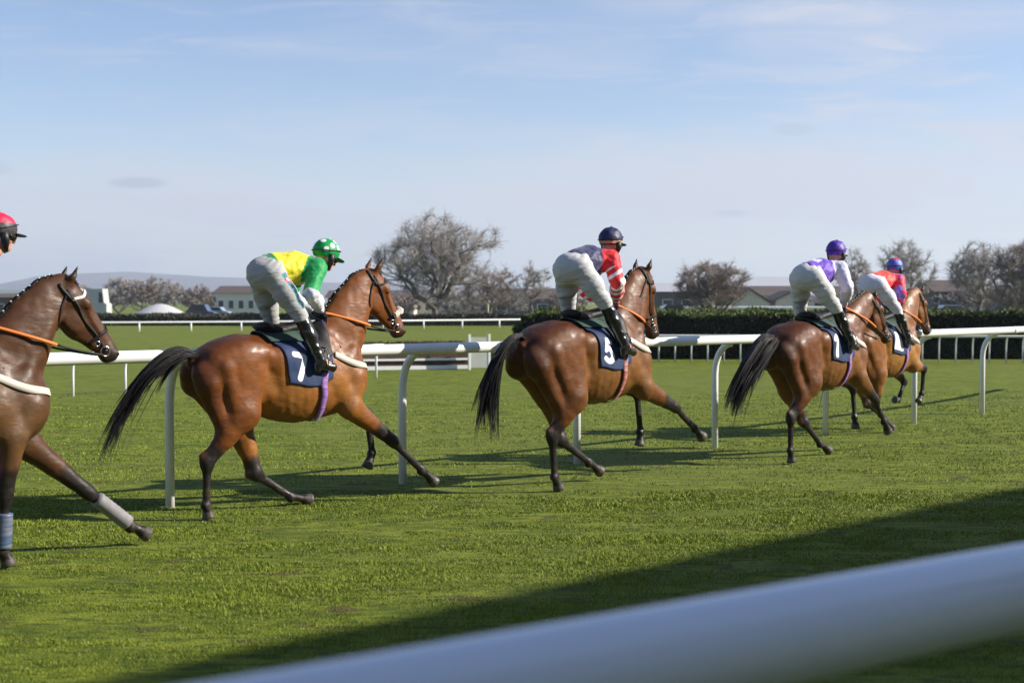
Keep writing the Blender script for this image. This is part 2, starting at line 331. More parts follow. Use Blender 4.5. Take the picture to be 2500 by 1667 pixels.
# ------------------------------------------------------------------ HORSE
def build_horse(name, label, C, hd, s, coat, legs, neck, fo, fd, ear, tail, num=None, h=.014, tack=None, tailw=1.0, tail_plait=False, blaze=False, fleece=False):
    root = empty(name, (C[0], C[1], 0), R(90 - hd), s); tag(root, label, 'horse', 'racehorses galloping along the rail')
    S = SDF()
    # trunk
    S.ell((.16, 0, 1.118), (.58, .285, .372), .08); S.ell((-.16, 0, 1.20), (.46, .24, .29), .08)
    S.ell((.50, 0, 1.15), (.36, .235, .36), .08); S.ell((.70, 0, 1.13), (.20, .20, .25), .06)
    S.cap((.05, 0, 1.40), (.44, 0, 1.49), .085, .085, 1, .08); S.cap((-.40, 0, 1.365), (.05, 0, 1.36), .148, .13, 1, .08)
    S.ell((-.44, 0, 1.235), (.37, .27, .265), .07)
    S.cap((-.58, 0, 1.33), (-.83, 0, 1.30), .12, .05, 1, .05)
    for q in (-1, 1):
        S.ell((-.27, q * .205, 1.37), (.07, .055, .06), .05)                      # point of hip
        S.ell((-.205, q * .315, 1.13), (.075, .075, .17), .07, .25, 's')         # hollow of the flank
        S.ell((.60, q * .30, 1.02), (.05, .07, .10), .05, 0, 's')                # behind the shoulder
        S.ell((-.42, q * .15, 1.335), (.24, .125, .15), .03, .2)                 # gluteal
        S.cap((-.68, q * .10, 1.28), (-.74, q * .12, 1.12), .12, .115, 1, .05)     # buttock
        S.ell((-.07, q * .20, 1.30), (.20, .085, .12), .04); S.ell((.62, q * .155, 1.24), (.10, .07, .19), .03, -.5)
        S.cap((.38, q * .10, 1.47), (.70, q * .15, 1.14), .085, .11, .75, .05)     # shoulder blade
        S.ell((.42, q * .185, 1.15), (.13, .09, .20), .022, .5)                    # triceps
        S.ell((.74, q * .11, 1.08), (.09, .085, .13), .035)                       # breast muscle
    HL, FL, dark = [], [], []
    for key, q in (('R', -1), ('L', 1)):
        st, hk, fe, ho = [np.array((p[0], q * y, p[1])) for p, y in zip(legs['h' + key], (.185, .12, .11, .105))]
        hip = np.array((-.50, q * .13, 1.24)); bt = np.array((-.72, q * .15, 1.18))
        S.cap(hip, st, .225, .15, .62, .06)
        S.cap((-.77, q * .10, 1.20), lerp(st, hk, .30) + (-.075, -q * .01, 0), .115, .075, .85, .035)            # semitendinosus
        S.cap((-.62, q * .200, 1.25), lerp(st, hk, .10) + (-.035, q * .014, .03), .095, .088, .78, .018)          # biceps femoris
        S.cap((-.32, q * .20, 1.32), st + (.035, q * .006, .05), .080, .098, .8, .018)                                    # front of thigh
        S.cap(st, lerp(st, hk, .5), .135, .088, .74, .04); S.cap(lerp(st, hk, .45), hk, .092, .055, .76, .03)
        S.cap(lerp(st, hk, .1) + (-.06, 0, .0), lerp(st, hk, .62) + (-.03, 0, 0), .080, .045, .8, .025)
        S.cap(hip - (.10, q * .04, .05), lerp(st, hk, .2) - (.05, q * .05, 0), .12, .08, .8, .06)
        g = hk - st; g /= np.linalg.norm(g); cd = fe - hk; cd /= np.linalg.norm(cd)
        back = np.cross((0, 1, 0), cd); back = -back if back[0] > 0 and abs(cd[2]) > .5 else back
        if back @ g * 0 + back[0] > 0: back = -back
        pt = hk - cd * .055 + back * .045
        S.cap(hk, pt, .048, .026, .75, .03); S.cap(lerp(st, hk, .6) + back * .05, pt, .022, .02, .8, .03)
        S.cap(hk - cd * .01, hk + cd * .03, .057, .05, .8, .03)
        leg_low(S, hk, fe, ho, .036, q)
        dark += [(lerp(st, hk, .82), hk, .12), (hk, fe, .13), (fe, ho, .16)]; HL.append((st, hk, fe, ho))
        el, kn, fe, ho = [np.array((p[0], q * y, p[1])) for p, y in zip(legs['f' + key], (.165, .13, .115, .11))]
        ps = np.array((.70, q * .15, 1.12))
        S.cap(ps, el, .11, .10, .8, .05); S.cap((.46, q * .16, 1.14), el, .12, .095, .8, .04)
        S.cap(el, kn, .10, .05, .85, .04); S.cap(lerp(el, kn, .02) , lerp(el, kn, .5), .095, .062, .9, .03)
        S.cap(kn - (kn - el) / np.linalg.norm(kn - el) * .03, kn + (fe - kn) / np.linalg.norm(fe - kn) * .03, .052, .047, .88, .025)
        leg_low(S, kn, fe, ho, .032, q)
        dark += [(lerp(el, kn, .62), kn, .11), (kn, fe, .13), (fe, ho, .16)]; FL.append((el, kn, fe, ho))
    # neck
    for (a, b) in zip(neck[:-1], neck[1:]):
        S.cap((a[0], 0, a[1]), (b[0], 0, b[1]), a[2], b[2], .56, .06)
    for q in (-1, 1):
        n0, n3 = neck[0], neck[3]
        S.cap((n0[0] + .14, q * .09, n0[1] + .02), (n3[0] + .05, q * .035, n3[1] - .05), .07, .05, 1, .04)
    # head
    d = np.array((fd[0], 0, fd[1])); d /= np.linalg.norm(d); bb = np.array((d[2], 0, -d[0])); O = np.array((fo[0], 0, fo[1]))
    hs = 1.06
    def hp(a, b, y=0.0): return O + d * a * hs + bb * b * hs + np.array((0, y * hs, 0))
    rot = math.atan2(d[2], d[0])
    S.ell(hp(.15, .09), (.14, .088, .095), .05, rot); S.cap((neck[-1][0], 0, neck[-1][1]), hp(.12, .12), neck[-1][2], .085, .8, .05)
    S.cap(hp(.16, .065), hp(.52, .055), .074, .05, .72, .04); S.ell(hp(.26, .165), (.125, .066, .105), .045, rot)
    S.cap(hp(.28, .21), hp(.54, .115), .05, .033, .8, .035); S.cap(hp(.24, .12), hp(.52, .08), .075, .055, .74, .04)
    S.ell(hp(.585, .072), (.07, .056, .064), .035, rot); S.ell(hp(.585, .125), (.045, .034, .03), .03, rot)
    for q in (-1, 1):
        S.ell(hp(.185, .05, q * .07), (.05, .03, .035), .03, rot); S.cap(hp(.24, .07, q * .062), hp(.42, .07, q * .045), .02, .012, 1, .02)
        S.ell(hp(.235, .19, q * .05), (.09, .03, .075), .025, rot)
        S.ell(hp(.61, .045, q * .042), (.022, .014, .017), .015, rot); S.ell(hp(.622, .05, q * .052), (.015, .012, .010), .01, rot, 's')
        e0 = hp(.02, .095, q * .052); e1 = e0 + np.array((ear[0], q * .035, ear[1]))
        em = lerp(e0, e1, .45) + (0, q * .012, 0)
        S.cap(e0, em, .030, .030, .8, .02); S.cap(em, e1, .029, .008, .8, .012)
        S.cap(lerp(e0, e1, .3) + d * -.0 + (.035, q * .006, 0), lerp(e0, e1, .75) + (.03, q * .006, 0), .014, .006, 1, .008, 's')
    V, Q = S.mesh(h, 2)
    nn = vnormals(V, Q)
    V = V + nn * (vnoise(V * np.array((7, 7, 5))) * .005 + vnoise(V * np.array((22, 22, 14)) + 7) * .0018)[:, None]
    vn = 1 - np.abs(vnoise(V * np.array((9, 9, 11)) + 11)) * 5; vr = np.maximum(vn, 0) ** 1.5 * sst(V[:, 2], 1.30, 1.05)
    V = V + nn * (vr * .0013)[:, None]
    # ribs, faint
    rb = sst(V[:, 0], -.25, -.05) * sst(V[:, 0], .34, .2) * sst(V[:, 2], .78, .9) * sst(V[:, 2], 1.4, 1.25)
    V = V + nn * (np.sin(V[:, 0] * 80 + V[:, 2] * 22 + vnoise(V * 4) * 2.5) * .0007 * rb)[:, None]
    coat = np.array(coat); base = np.repeat(coat[None], len(V), 0)
    dk = np.zeros(len(V))
    for a, b, r in dark: dk = np.maximum(dk, sst(segd(V, a, b)[0], r, r * .45))
    mz = np.linalg.norm(V - hp(.62, .08), axis=1); dk = np.maximum(dk, sst(mz, .14, .05) * .85)
    et = np.maximum(*[sst(np.linalg.norm(V - (hp(.02, .095, q * .052) + np.array((ear[0], q * .035, ear[1]))), axis=1), .13, .05) for q in (-1, 1)]); dk = np.maximum(dk, et * .9)
    nz = vnoise(V * 6) * .15 + vnoise(V * 23) * .1
    dk = np.clip(dk + nz * (dk > .02) * (dk < .95), 0, 1)
    blk = np.array((.012, .0085, .0075)); base = base * (1 - dk[:, None]) + blk * dk[:, None]
    # paler inside of flank and behind elbow, as on the animal
    pale = sst(np.linalg.norm((V - np.array((-.22, 0, .93))) / (.16, .35, .12), axis=1), 1.2, .5) * .35
    base = base * (1 + pale[:, None] * np.array((.9, .8, .6)))
    if blaze:
        k = sst(np.linalg.norm(V - hp(.10, 0), axis=1), .055, .03); base = base * (1 - k[:, None]) + np.array((.55, .52, .47)) * k[:, None]
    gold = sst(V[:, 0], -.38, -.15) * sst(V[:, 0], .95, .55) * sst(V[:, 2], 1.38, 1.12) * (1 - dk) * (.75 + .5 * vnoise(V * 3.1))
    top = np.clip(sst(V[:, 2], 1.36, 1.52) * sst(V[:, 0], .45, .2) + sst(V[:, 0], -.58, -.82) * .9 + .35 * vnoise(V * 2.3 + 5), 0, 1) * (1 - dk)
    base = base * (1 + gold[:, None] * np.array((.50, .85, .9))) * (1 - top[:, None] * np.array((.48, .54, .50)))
    mud = sst(V[:, 2], .42, .10) * sst(vnoise(V * 17) + vnoise(V * 41) * .6, .05, .5) * .55
    base = base * (1 - mud[:, None]) + np.array((.055, .036, .022)) * mud[:, None]
    hf = np.zeros(len(V))
    for (a_, b_, fe, ho) in HL + FL:
        u = ho - fe; u /= np.linalg.norm(u); t = (V - ho) @ u; dd = np.linalg.norm(V - ho, axis=1); hf = np.maximum(hf, sst(dd, .10, .085) * sst(t, -.062, -.055))
    base = base * (1 - hf[:, None]) + np.array((.07, .058, .05)) * hf[:, None]
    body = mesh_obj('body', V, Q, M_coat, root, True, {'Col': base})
    bvh = BVHTree.FromPolygons([tuple(v) for v in V], [tuple(q) for q in Q.tolist()])
    # eyes
    m = MB()
    for q in (-1, 1):
        c = hp(.205, .062, q * .079); r = .021
        P = [c + r * np.array((math.cos(a) * math.cos(b), math.sin(a) * math.cos(b) * .7, math.sin(b))) for b in np.linspace(-1.5, 1.5, 7) for a in np.linspace(0, 2 * math.pi, 10, False)]
        m.add(P, [(i * 10 + k, i * 10 + (k + 1) % 10, (i + 1) * 10 + (k + 1) % 10, (i + 1) * 10 + k) for i in range(6) for k in range(10)])
    m.build('eyes', M_boot_eye, root, True)
    # hair ----------------------------------------------------------
    tp = crom([(p[0], 0, p[1]) for p in tail], 16); TL = np.linspace(0, 1, 16); paths = []; rad = []
    n_s = int(560 * max(tailw, .85)) if h < .015 else int(360 * tailw)
    NC = 26; locks = []
    for c in range(NC):
        a = random.random() * 6.283; rr = math.sqrt(random.random()); short = c % 4 == 3
        locks.append((math.cos(a) * rr, math.sin(a) * rr, (random.uniform(.30, .55) if short else random.uniform(.78, 1.04)), random.random() * 6.28, random.gauss(0, 1), random.gauss(0, 1), .55 if short else .03 + .10 * random.random()))
    for i in range(n_s):
        ox, oy, LC, ph, gx, gy, drop = locks[i % NC]; stray = random.random() ** 7; st_ = 0.0 if i % 3 else random.random() * .25
        L_ = LC * (.86 + .16 * random.random()); tt = st_ + (L_ - st_) * TL; k = tt / LC
        base_ = np.stack([np.interp(tt, TL, tp[:, q]) for q in range(3)], 1)
        w = np.interp(tt, [0, .07, .25, .6, 1], [.022, .055, .085, .072, .05]) * tailw if not tail_plait else np.where(tt < .45, .020, .020 + .16 * tailw * (tt - .45) ** .8)
        j1, j2 = random.gauss(0, 1), random.gauss(0, 1); jw = .012 * np.sin(np.clip(k, 0, 1) * 2.9) + .005
        side = np.stack([w * ox * .9 + jw * j1, w * oy * .9 + jw * j2, w * oy * .55 + jw * j1 * .6], 1)
        bend = np.maximum(k - .55, 0) ** 2; dr = np.zeros((16, 3)); fl = 0.25 if tail_plait else 1.0
        dr[:, 2] = -(drop * fl + .20 * stray * fl) * np.maximum(tt - .10, 0) ** 1.3 + bend * gy * .16; dr[:, 0] = -bend * gx * .20 + .14 * stray * (random.random() - .5) * tt; dr[:, 1] = bend * gy * .12 + .16 * stray * (random.random() - .5) * tt
        wv = .010 * np.sin(tt * 13 + ph) * tt
        paths.append(base_ + side + dr + np.stack([wv, wv, -wv], 1)); rad.append(np.interp(TL, [0, .1, .7, 1], [.006, .0055, .004, .0008]))
    strands(paths, rad, (.009, .007, .007), .5, 'tail', M_hair, root)
    # mane, plaited short along the crest
    cr = []
    for a, b in zip(neck[:-1], neck[1:]):
        for t in np.linspace(0, 1, 7, False):
            p = lerp(a, b, t); u = np.array((b[0] - a[0], b[1] - a[1])); u /= np.linalg.norm(u); cr.append((p[0] - u[1] * p[2], p[1] + u[0] * p[2]))
    cr = cr[5:]; paths = []; rad = []
    for k in range(14):
        P = np.array([np.array(bvh.find_nearest(Vector((x, random.gauss(0, .006), z)))[0]) + (0, 0, .002) for x, z in cr]); paths.append(P); rad.append(np.full(len(P), .009))
    for j, (x, z) in enumerate(cr):
        nb = 7 if j % 2 else 12
        for i in range(nb * 2):
            hit = bvh.find_nearest(Vector((x, (random.random() - .5) * .02, z + .0)))
            p = np.array(hit[0]) + np.array((random.gauss(0, .008), random.gauss(0, .006), 0)); l = .026 if j % 2 else .034
            dirn = np.array((-.7 + random.gauss(0, .35), -.35 + random.gauss(0, .5), .65 + random.gauss(0, .3)))
            P = np.stack([p - dirn * .015 + dirn * l * t + np.array((0, 0, -.03)) * t * t for t in np.linspace(0, 1, 5)]); paths.append(P); rad.append(np.array([.006, .007, .006, .004, .001]))
    strands(paths, rad, (.012, .010, .010), .5, 'mane', M_hair, root); paths = []; rad = []
    for i in range(90):                                                        # forelock
        p = hp(.03, .06, random.gauss(0, .02)); dirn = d * .9 + np.array((.25, random.gauss(0, .35), .35 * random.random()))
        P = np.stack([p + np.array((0, 0, .02)) + dirn * (.05 + .05 * random.random()) * t + np.array((0, 0, .03 * math.sin(t * 3))) for t in np.linspace(0, 1, 6)]); paths.append(P); rad.append(np.array([.006, .006, .005, .004, .003, .001]))
    strands(paths, rad, (.012, .010, .010), .5, 'forelock', M_hair, root)
    # white plaiting bands
    for j, (x, z) in enumerate(cr[1::2]):
        hit = bvh.find_nearest(Vector((x, 0, z))); p = np.array(hit[0]) + np.array(hit[1]) * .010
        m = MB(); m.tube([p + (-.007, -.016, .0), p + (.007, -.016, .005)], .0028, 6); m.build('plait_band', M_band, root, True)
    # straps ----------------------------------------------------------
    def strap(nm, pts, w, mt, off=.006, n=26, th=.005, parent=root, proj=True):
        P = crom(pts, n); V_, N_ = [], []
        for p in P:
            hit = bvh.find_nearest(Vector(p))
            if proj: V_.append(np.array(hit[0]) + np.array(hit[1]) * off); N_.append(np.array(hit[1]))
            else: V_.append(p); N_.append(np.array(hit[1]))
        V_ = np.array(V_); N_ = np.array(N_)
        for _ in range(2): V_[1:-1] = .5 * V_[1:-1] + .25 * (V_[:-2] + V_[2:]); N_[1:-1] = .5 * N_[1:-1] + .25 * (N_[:-2] + N_[2:])
        T = np.gradient(V_, axis=0); T /= np.linalg.norm(T, axis=1, keepdims=True) + 1e-9; B = np.cross(N_, T); B /= np.linalg.norm(B, axis=1, keepdims=True) + 1e-9
        G = [V_ + B * w / 2, V_ - B * w / 2, V_ - B * w / 2 + N_ * th, V_ + B * w / 2 + N_ * th]
        VV = np.stack(G, 1).reshape(-1, 3); Fq = [(4 * i + k, 4 * i + (k + 1) % 4, 4 * i + 4 + (k + 1) % 4, 4 * i + 4 + k) for i in range(n - 1) for k in range(4)] + [(3, 2, 1, 0), tuple(4 * (n - 1) + k for k in range(4))]
        return mesh_obj(nm, VV, Fq, mt, parent, True)
    br = empty('bridle'); br.parent = root
    for q in (-1, 1):
        strap('cheek_strap', [hp(.03, .11, q * .02), hp(.12, .12, q * .13), hp(.28, .12, q * .12), hp(.45, .11, q * .1), hp(.53, .115, q * .09)], .016, M_leather, parent=br)
    strap('noseband', [hp(.43, .16, 0), hp(.43, .10, -.1), hp(.43, -.0, -.07), hp(.42, -.05, 0), hp(.43, 0, .07), hp(.43, .10, .1), hp(.43, .16, 0)], .022, M_leather, parent=br, n=30)
    strap('browband', [hp(.10, .13, -.12), hp(.12, .04, -.11), hp(.11, -.06, 0), hp(.12, .04, .11), hp(.10, .13, .12)], .020, M_band if blaze else M_leather, parent=br)
    strap('headpiece', [hp(.10, .13, -.13), hp(.02, .14, -.09), hp(-.02, .14, 0), hp(.02, .14, .09), hp(.10, .13, .13)], .024, M_leather, parent=br)
    strap('throatlash', [hp(.04, .12, -.10), hp(.10, .20, -.12), hp(.17, .28, -.09), hp(.20, .33, 0), hp(.17, .28, .09), hp(.10, .20, .12), hp(.04, .12, .10)], .012, M_leather, parent=br, n=34)
    m = MB()
    for q in (-1, 1):
        c = hp(.535, .118, q * .07); m.tube([c + d * .036 * math.cos(a) + bb * .036 * math.sin(a) for a in np.linspace(0, 6.2832, 15)], .0045, 6, False)
        c2 = hp(.46, .135, q * .068); m.tube([c2 + d * .018 * math.cos(a) + bb * .018 * math.sin(a) for a in np.linspace(0, 6.2832, 11)], .004, 6, False)
    m.tube([hp(.535, .105, -.07), hp(.54, .10, 0), hp(.535, .105, .07)], .006, 6)
    m.build('bit', M_steel, br, True)
    if fleece:
        G = SDF(); pts = [hp(.43, .07, -.062), hp(.43, .0, -.048), hp(.43, -.022, 0), hp(.43, .0, .048), hp(.43, .07, .062)]
        for a, b in zip(pts[:-1], pts[1:]): G.cap(a, b, .028, .028, 1, .015)
        v_, q_ = G.mesh(.007, 1); v_ = v_ + vnormals(v_, q_) * (vnoise(v_ * 90) * .006)[:, None]; mesh_obj('fleece_noseband', v_, q_, M_fleece, br)
    # saddle cloth ------------------------------------------------------
    def drape(nm, xa, xb, Lx, off, mt, slant=(0, 0), nu=40, nv=90, th=0, colf=None, number=None, parent=root, ztop=None):
        xs = np.linspace(min(xa, xa + slant[0]) - .02, max(xb, xb + slant[1]) + .02, 36); prof = []
        for x in xs:
            row = []
            for thd in np.linspace(-125, 125, 84):
                dv = Vector((0, math.sin(R(thd)), math.cos(R(thd)))); hit = bvh.ray_cast(Vector((x, 0, 1.14)) + dv * .9, -dv, .95)
                row.append(np.array(hit[0]) + np.array(hit[1]) * off if hit[0] is not None else np.array((x, 0, 1.14)) + np.array(dv) * .3)
            row = np.array(row); row[:, 0] = x
            for _ in range(3): row[1:-1] = .5 * row[1:-1] + .25 * (row[:-2] + row[2:])
            al = np.concatenate([[0], np.cumsum(np.linalg.norm(np.diff(row, axis=0), axis=1))]); al -= al[-1] / 2; prof.append((al, row))
        grid = np.zeros((nu + 1, nv + 1, 3)); UV = np.zeros((nu + 1, nv + 1, 2))
        for j in range(nv + 1):
            t = -Lx + 2 * Lx * j / nv; f = abs(t) / Lx
            for i in range(nu + 1):
                x = (xa + slant[0] * f) + ((xb + slant[1] * f) - (xa + slant[0] * f)) * i / nu
                k = np.clip((x - xs[0]) / (xs[1] - xs[0]), 0, len(xs) - 1.001); k0 = int(k); ff = k - k0
                pa = [np.interp(t, prof[k0][0], prof[k0][1][:, c]) for c in range(3)]; pb = [np.interp(t, prof[k0 + 1][0], prof[k0 + 1][1][:, c]) for c in range(3)]
                grid[i, j] = lerp(pa, pb, ff); UV[i, j] = (x, t)
        VV = grid.reshape(-1, 3); U = UV.reshape(-1, 2)
        Fq = np.array([(i * (nv + 1) + j, (i + 1) * (nv + 1) + j, (i + 1) * (nv + 1) + j + 1, i * (nv + 1) + j + 1) for i in range(nu) for j in range(nv)])
        at = {'Col': colf(U) if colf else np.repeat(np.array([(.014, .027, .075)]), len(VV), 0), 'num': np.full(len(VV), 1.0)}
        if number:
            dg, cx, ct, hh = number
            if dg == 'panel': D_ = np.maximum(abs(U[:, 0] - cx) - hh * .45, abs(abs(U[:, 1]) - ct) - hh * .5)
            else:
                a_ = digit_dist(dg, U[:, 0], U[:, 1] * 1.0 + 2 * ct * 0 , hh, cx, -ct); b_ = digit_dist(dg, -U[:, 0], -U[:, 1], hh, -cx, -ct); D_ = np.where(U[:, 1] < 0, a_, b_)
            at['num'] = D_
        o = mesh_obj(nm, VV, Fq, mt, parent, True, at)
        so = o.modifiers.new('thickness', 'SOLIDIFY'); so.thickness = .006; so.offset = 0
        return o
    def ccol(U):
        c = np.repeat(np.array([(.020, .038, .10)]), len(U), 0); e = (np.abs(U[:, 1]) > .60) & (U[:, 0] > .30); c[e] = (.05, .16, .48); return c
    drape('saddle_cloth', -.19, .44, .60, .012, M_cloth, (.13, -.06), colf=ccol, number=(num[0], num[1], num[2], num[3]) if num else None)
    sd_ = empty('saddle'); sd_.parent = root
    drape('saddle_pad', -.24, .34, .20, .03, M_padg, (.06, 0), 20, 30, parent=sd_)
    drape('saddle_flap', .12, .40, .42, .030, M_leather, (.06, .0), 16, 60, parent=sd_)
    G = SDF(); G.cap((-.14, 0, 1.565), (.02, 0, 1.545), .055, .05, 1.8, .03); G.cap((.02, 0, 1.55), (.30, 0, 1.60), .05, .045, 1.5, .03); G.ell((-.16, 0, 1.585), (.06, .12, .03), .03)
    v_, q_ = G.mesh(.011, 1); mesh_obj('seat', v_, q_, M_leather, sd_)
    for dx in (0.0,):
        pts = []
        for thd in np.linspace(80, 280, 21):
            a = R(thd); pts.append((.30 + dx + .05 * abs(math.cos(a)), math.sin(a) * .42, 1.12 + math.cos(a) * .50))
        strap('girth', pts, .07, M_purple if tack != 'red' else M_redweb, off=.012, n=50)
    pts = [(.44, -.28, 1.36), (.60, -.25, 1.27), (.78, -.18, 1.22), (.90, 0, 1.20), (.78, .18, 1.22), (.60, .25, 1.27), (.44, .28, 1.36)]
    strap('breast_girth', pts, .055, M_cream, off=.010, n=44)
    return dict(root=root, hp=hp, bvh=bvh, d=d, strap=strap, C=C, hd=hd, s=s, br=br)
def leg_low(S, kn, fe, ho, r, q):
    u = fe - kn; u /= np.linalg.norm(u); back = np.array((u[2], 0, -u[0])); back = back if back[0] < 0 else -back
    S.cap(kn, fe, r, r * .88, .85, .025); S.cap(lerp(kn, fe, .1) + back * .018, lerp(kn, fe, .9) + back * .02, .020, .020, .9, .015)
    S.cap(fe + back * .014, fe - u * .015, .044, .036, .92, .014)
    w = ho - fe; l = np.linalg.norm(w); w /= l
    S.cap(fe, ho - w * .075, .034, .034, .95, .012); S.cap(ho - w * .072, ho + w * .02, .043, .066, .92, .008)
    def sole(x, y, z): return -((x - ho[0]) * w[0] + (y - ho[1]) * w[1] + (z - ho[2]) * w[2])
    S.p.append((sole, ho + w * .045 - .055, ho + w * .045 + .055, .006, 's'))
M_boot_eye = mat('eye_dark', (.01, .007, .005), rough=.08, spec=.7)
M_band = mat('white_band', (.75, .75, .72), rough=.6)
M_padg = mat('pad_green', (.025, .06, .045), rough=.8, var=.2, noise=(20, 20, 20))
M_redweb = mat('girth_red', (.28, .03, .03), rough=.7, two=(.35, .25, .22), noise=(6, 6, 60))
FR = np.array(Matrix.Rotation(R(28), 3, 'Y')).T                                # folds of cloth run across the limbs
# ------------------------------------------------------------------ PERSON (jockey)
def build_jockey(label, H, J, colors, h=.010):
    ang = R(90 - H['hd']); f = np.array((math.cos(ang), math.sin(ang))); base = np.array((0.0, 0, 1.5)) * H['s']
    root = empty('person', (H['C'][0], H['C'][1], base[2]), ang, H['s']); tag(root, label, 'person', 'jockeys crouched over their saddles')
    off = np.array((0, 0, -1.5))
    def P(k, y=None):
        v = J[k]; return np.array((v[0], v[1] if y is None else y, v[2])) + off
    hipR, hipL, waist, chest, shR, shL = P('hipR'), P('hipL'), P('waist'), P('chest'), P('shR'), P('shL')
    elR, elL, haR, haL, knR, knL, anR, anL, toR, toL = [P(k) for k in ('elR', 'elL', 'haR', 'haL', 'knR', 'knL', 'anR', 'anL', 'toR', 'toL')]
    hd_ = P('head'); pit = R(J.get('pitch', -14)); yaw = R(J.get('yaw', 0))
    ff = np.array((math.cos(pit) * math.cos(yaw), math.cos(pit) * math.sin(yaw), math.sin(pit))); ll = np.array((-math.sin(yaw), math.cos(yaw), 0)); uu = np.cross(ff, ll)
    def hh(a, b, c): return hd_ + ff * a + ll * b + uu * c
    neck = hh(-.03, 0, -.13); pel = (hipR + hipL) / 2
    # body (skin): one continuous figure
    B = SDF()
    B.ell(pel, (.12, .135, .12), .05); B.cap(pel, waist, .105, .095, 1.1, .05); B.cap(waist, chest, .10, .12, 1.15, .05); B.cap(shR, shL, .06, .06, 1, .06)
    B.cap(lerp(shR, shL, .5), neck, .065, .05, 1, .04)
    for sh, el, ha in ((shR, elR, haR), (shL, elL, haL)): B.cap(sh, el, .050, .038, 1, .03); B.cap(el, ha, .038, .025, 1, .02)
    for hi, kn, an, to in ((hipR, knR, anR, toR), (hipL, knL, anL, toL)):
        B.cap(hi, kn, .088, .052, 1, .04); B.cap(kn, an, .050, .034, 1, .02); B.cap(lerp(kn, an, .15), lerp(kn, an, .5), .052, .042, 1, .03); B.cap(an, to, .034, .026, 1, .02)
    B.ell(hh(0, 0, .0), (.09, .072, .10), .03); B.cap(neck, hh(-.015, 0, -.02), .052, .055, 1, .03)
    B.cap(hh(.02, 0, -.06), hh(.058, 0, -.105), .058, .034, 1, .03)                       # jaw and chin
    B.cap(hh(.088, 0, -.035), hh(.112, 0, -.062), .010, .015, 1, .015)                     # nose
    B.cap(hh(.086, -.018, -.086), hh(.086, .018, -.086), .010, .010, 1, .008)              # lips
    for q in (-1, 1):
        B.ell(hh(-.005, q * .075, -.045), (.018, .010, .028), .008); B.ell(hh(.060, q * .038, -.05), (.03, .022, .024), .02)   # ear, cheek
        B.ell(hh(.088, q * .03, -.022), (.010, .016, .012), .012, op='s')                   # eye socket
    V, Q = B.mesh(.009 if h > .010 else .008, 2)
    mesh_obj('body', V, Q, M_skin, root, True, {'Col': np.repeat(np.array([(.50, .25, .17)]), len(V), 0)})
    # jacket
    S = SDF(); w2 = lerp(waist, pel, .35)
    S.cap(w2, chest, .138, .152, 1.15, .06); S.cap(shR * [1, .9, 1], shL * [1, .9, 1], .082, .082, 1, .07)
    S.cap(lerp(shR, shL, .5), lerp(lerp(shR, shL, .5), neck, .75), .09, .062, 1, .04)
    for sh, el, ha in ((shR, elR, haR), (shL, elL, haL)):
        S.cap(sh, el, .078, .066, 1, .035); fe_ = lerp(el, ha, .86); S.cap(el, lerp(el, ha, .5), .067, .062, 1, .03); S.cap(lerp(el, ha, .45), fe_, .061, .038, 1, .02)
    V, Q = S.mesh(h, 1); nn = vnormals(V, Q)
    V = V + nn * (vnoise((V @ FR) * np.array((9, 12, 26))) * .011 + vnoise(V * 38) * .005)[:, None]
    arm = []
    for q, (sh, el, ha) in ((-1, (shR, elR, haR)), (1, (shL, elL, haL))):
        d1, t1 = segd(V, sh, el); d2, t2 = segd(V, el, ha); dt = segd(V, w2, chest)[0] / 1.12
        isarm = (np.minimum(d1 - .0, d2) * 1.0 < dt - .03) & (V[:, 1] * q > .06); t = np.where(d1 < d2, t1 * .5, .5 + t2 * .5); arm.append((isarm, t, d1, d2))
    isarm = arm[0][0] | arm[1][0]; t = np.where(V[:, 1] < 0, arm[0][1], arm[1][1])
    tt = ((V - w2) @ (chest - w2)) / ((chest - w2) @ (chest - w2))
    mesh_obj('jacket', V, Q, M_silk, root, True, {'Col': colors['jacket'](V, isarm, t, tt)})
    # breeches
    S = SDF(); S.ell(pel + (-.025, 0, .01), (.142, .158, .142), .06); S.cap(pel, lerp(pel, waist, .75), .135, .125, 1.12, .05)
    for hi, kn, an in ((hipR, knR, anR), (hipL, knL, anL)):
        S.cap(hi, lerp(hi, kn, .5), .112, .094, 1, .05); S.cap(lerp(hi, kn, .5), kn, .094, .068, 1, .04); S.cap(kn, lerp(kn, an, .25), .066, .057, 1, .025)
    V, Q = S.mesh(h, 1); nn = vnormals(V, Q)
    V = V + nn * (vnoise((V @ FR) * np.array((6, 8, 24))) * .008 + vnoise((V @ FR) * np.array((14, 16, 60)) + 3) * .0045)[:, None]
    c = np.repeat(np.array([colors.get('breech', (.60, .60, .60))]), len(V), 0)
    dR, tR = segd(V, hipR, knR); lat = V - (hipR + (knR - hipR) * tR[:, None])
    if 'stripe' in colors:
        ax_ = (knR - hipR) / np.linalg.norm(knR - hipR); fw = np.array((1, 0, 0.)) - ax_ * ax_[0]; fw /= np.linalg.norm(fw); out = np.cross(ax_, fw); out = out if out[1] < 0 else -out
        a_ = lat @ fw; b_ = lat @ out; phi = np.arctan2(a_, b_); side = (V[:, 1] < -.02) & (b_ > -.02); s_ = phi * .095
        colors['stripe'](c, side, tR, s_, np.linalg.norm(knR - hipR))
    mesh_obj('breeches', V, Q, M_breech, root, True, {'Col': c})
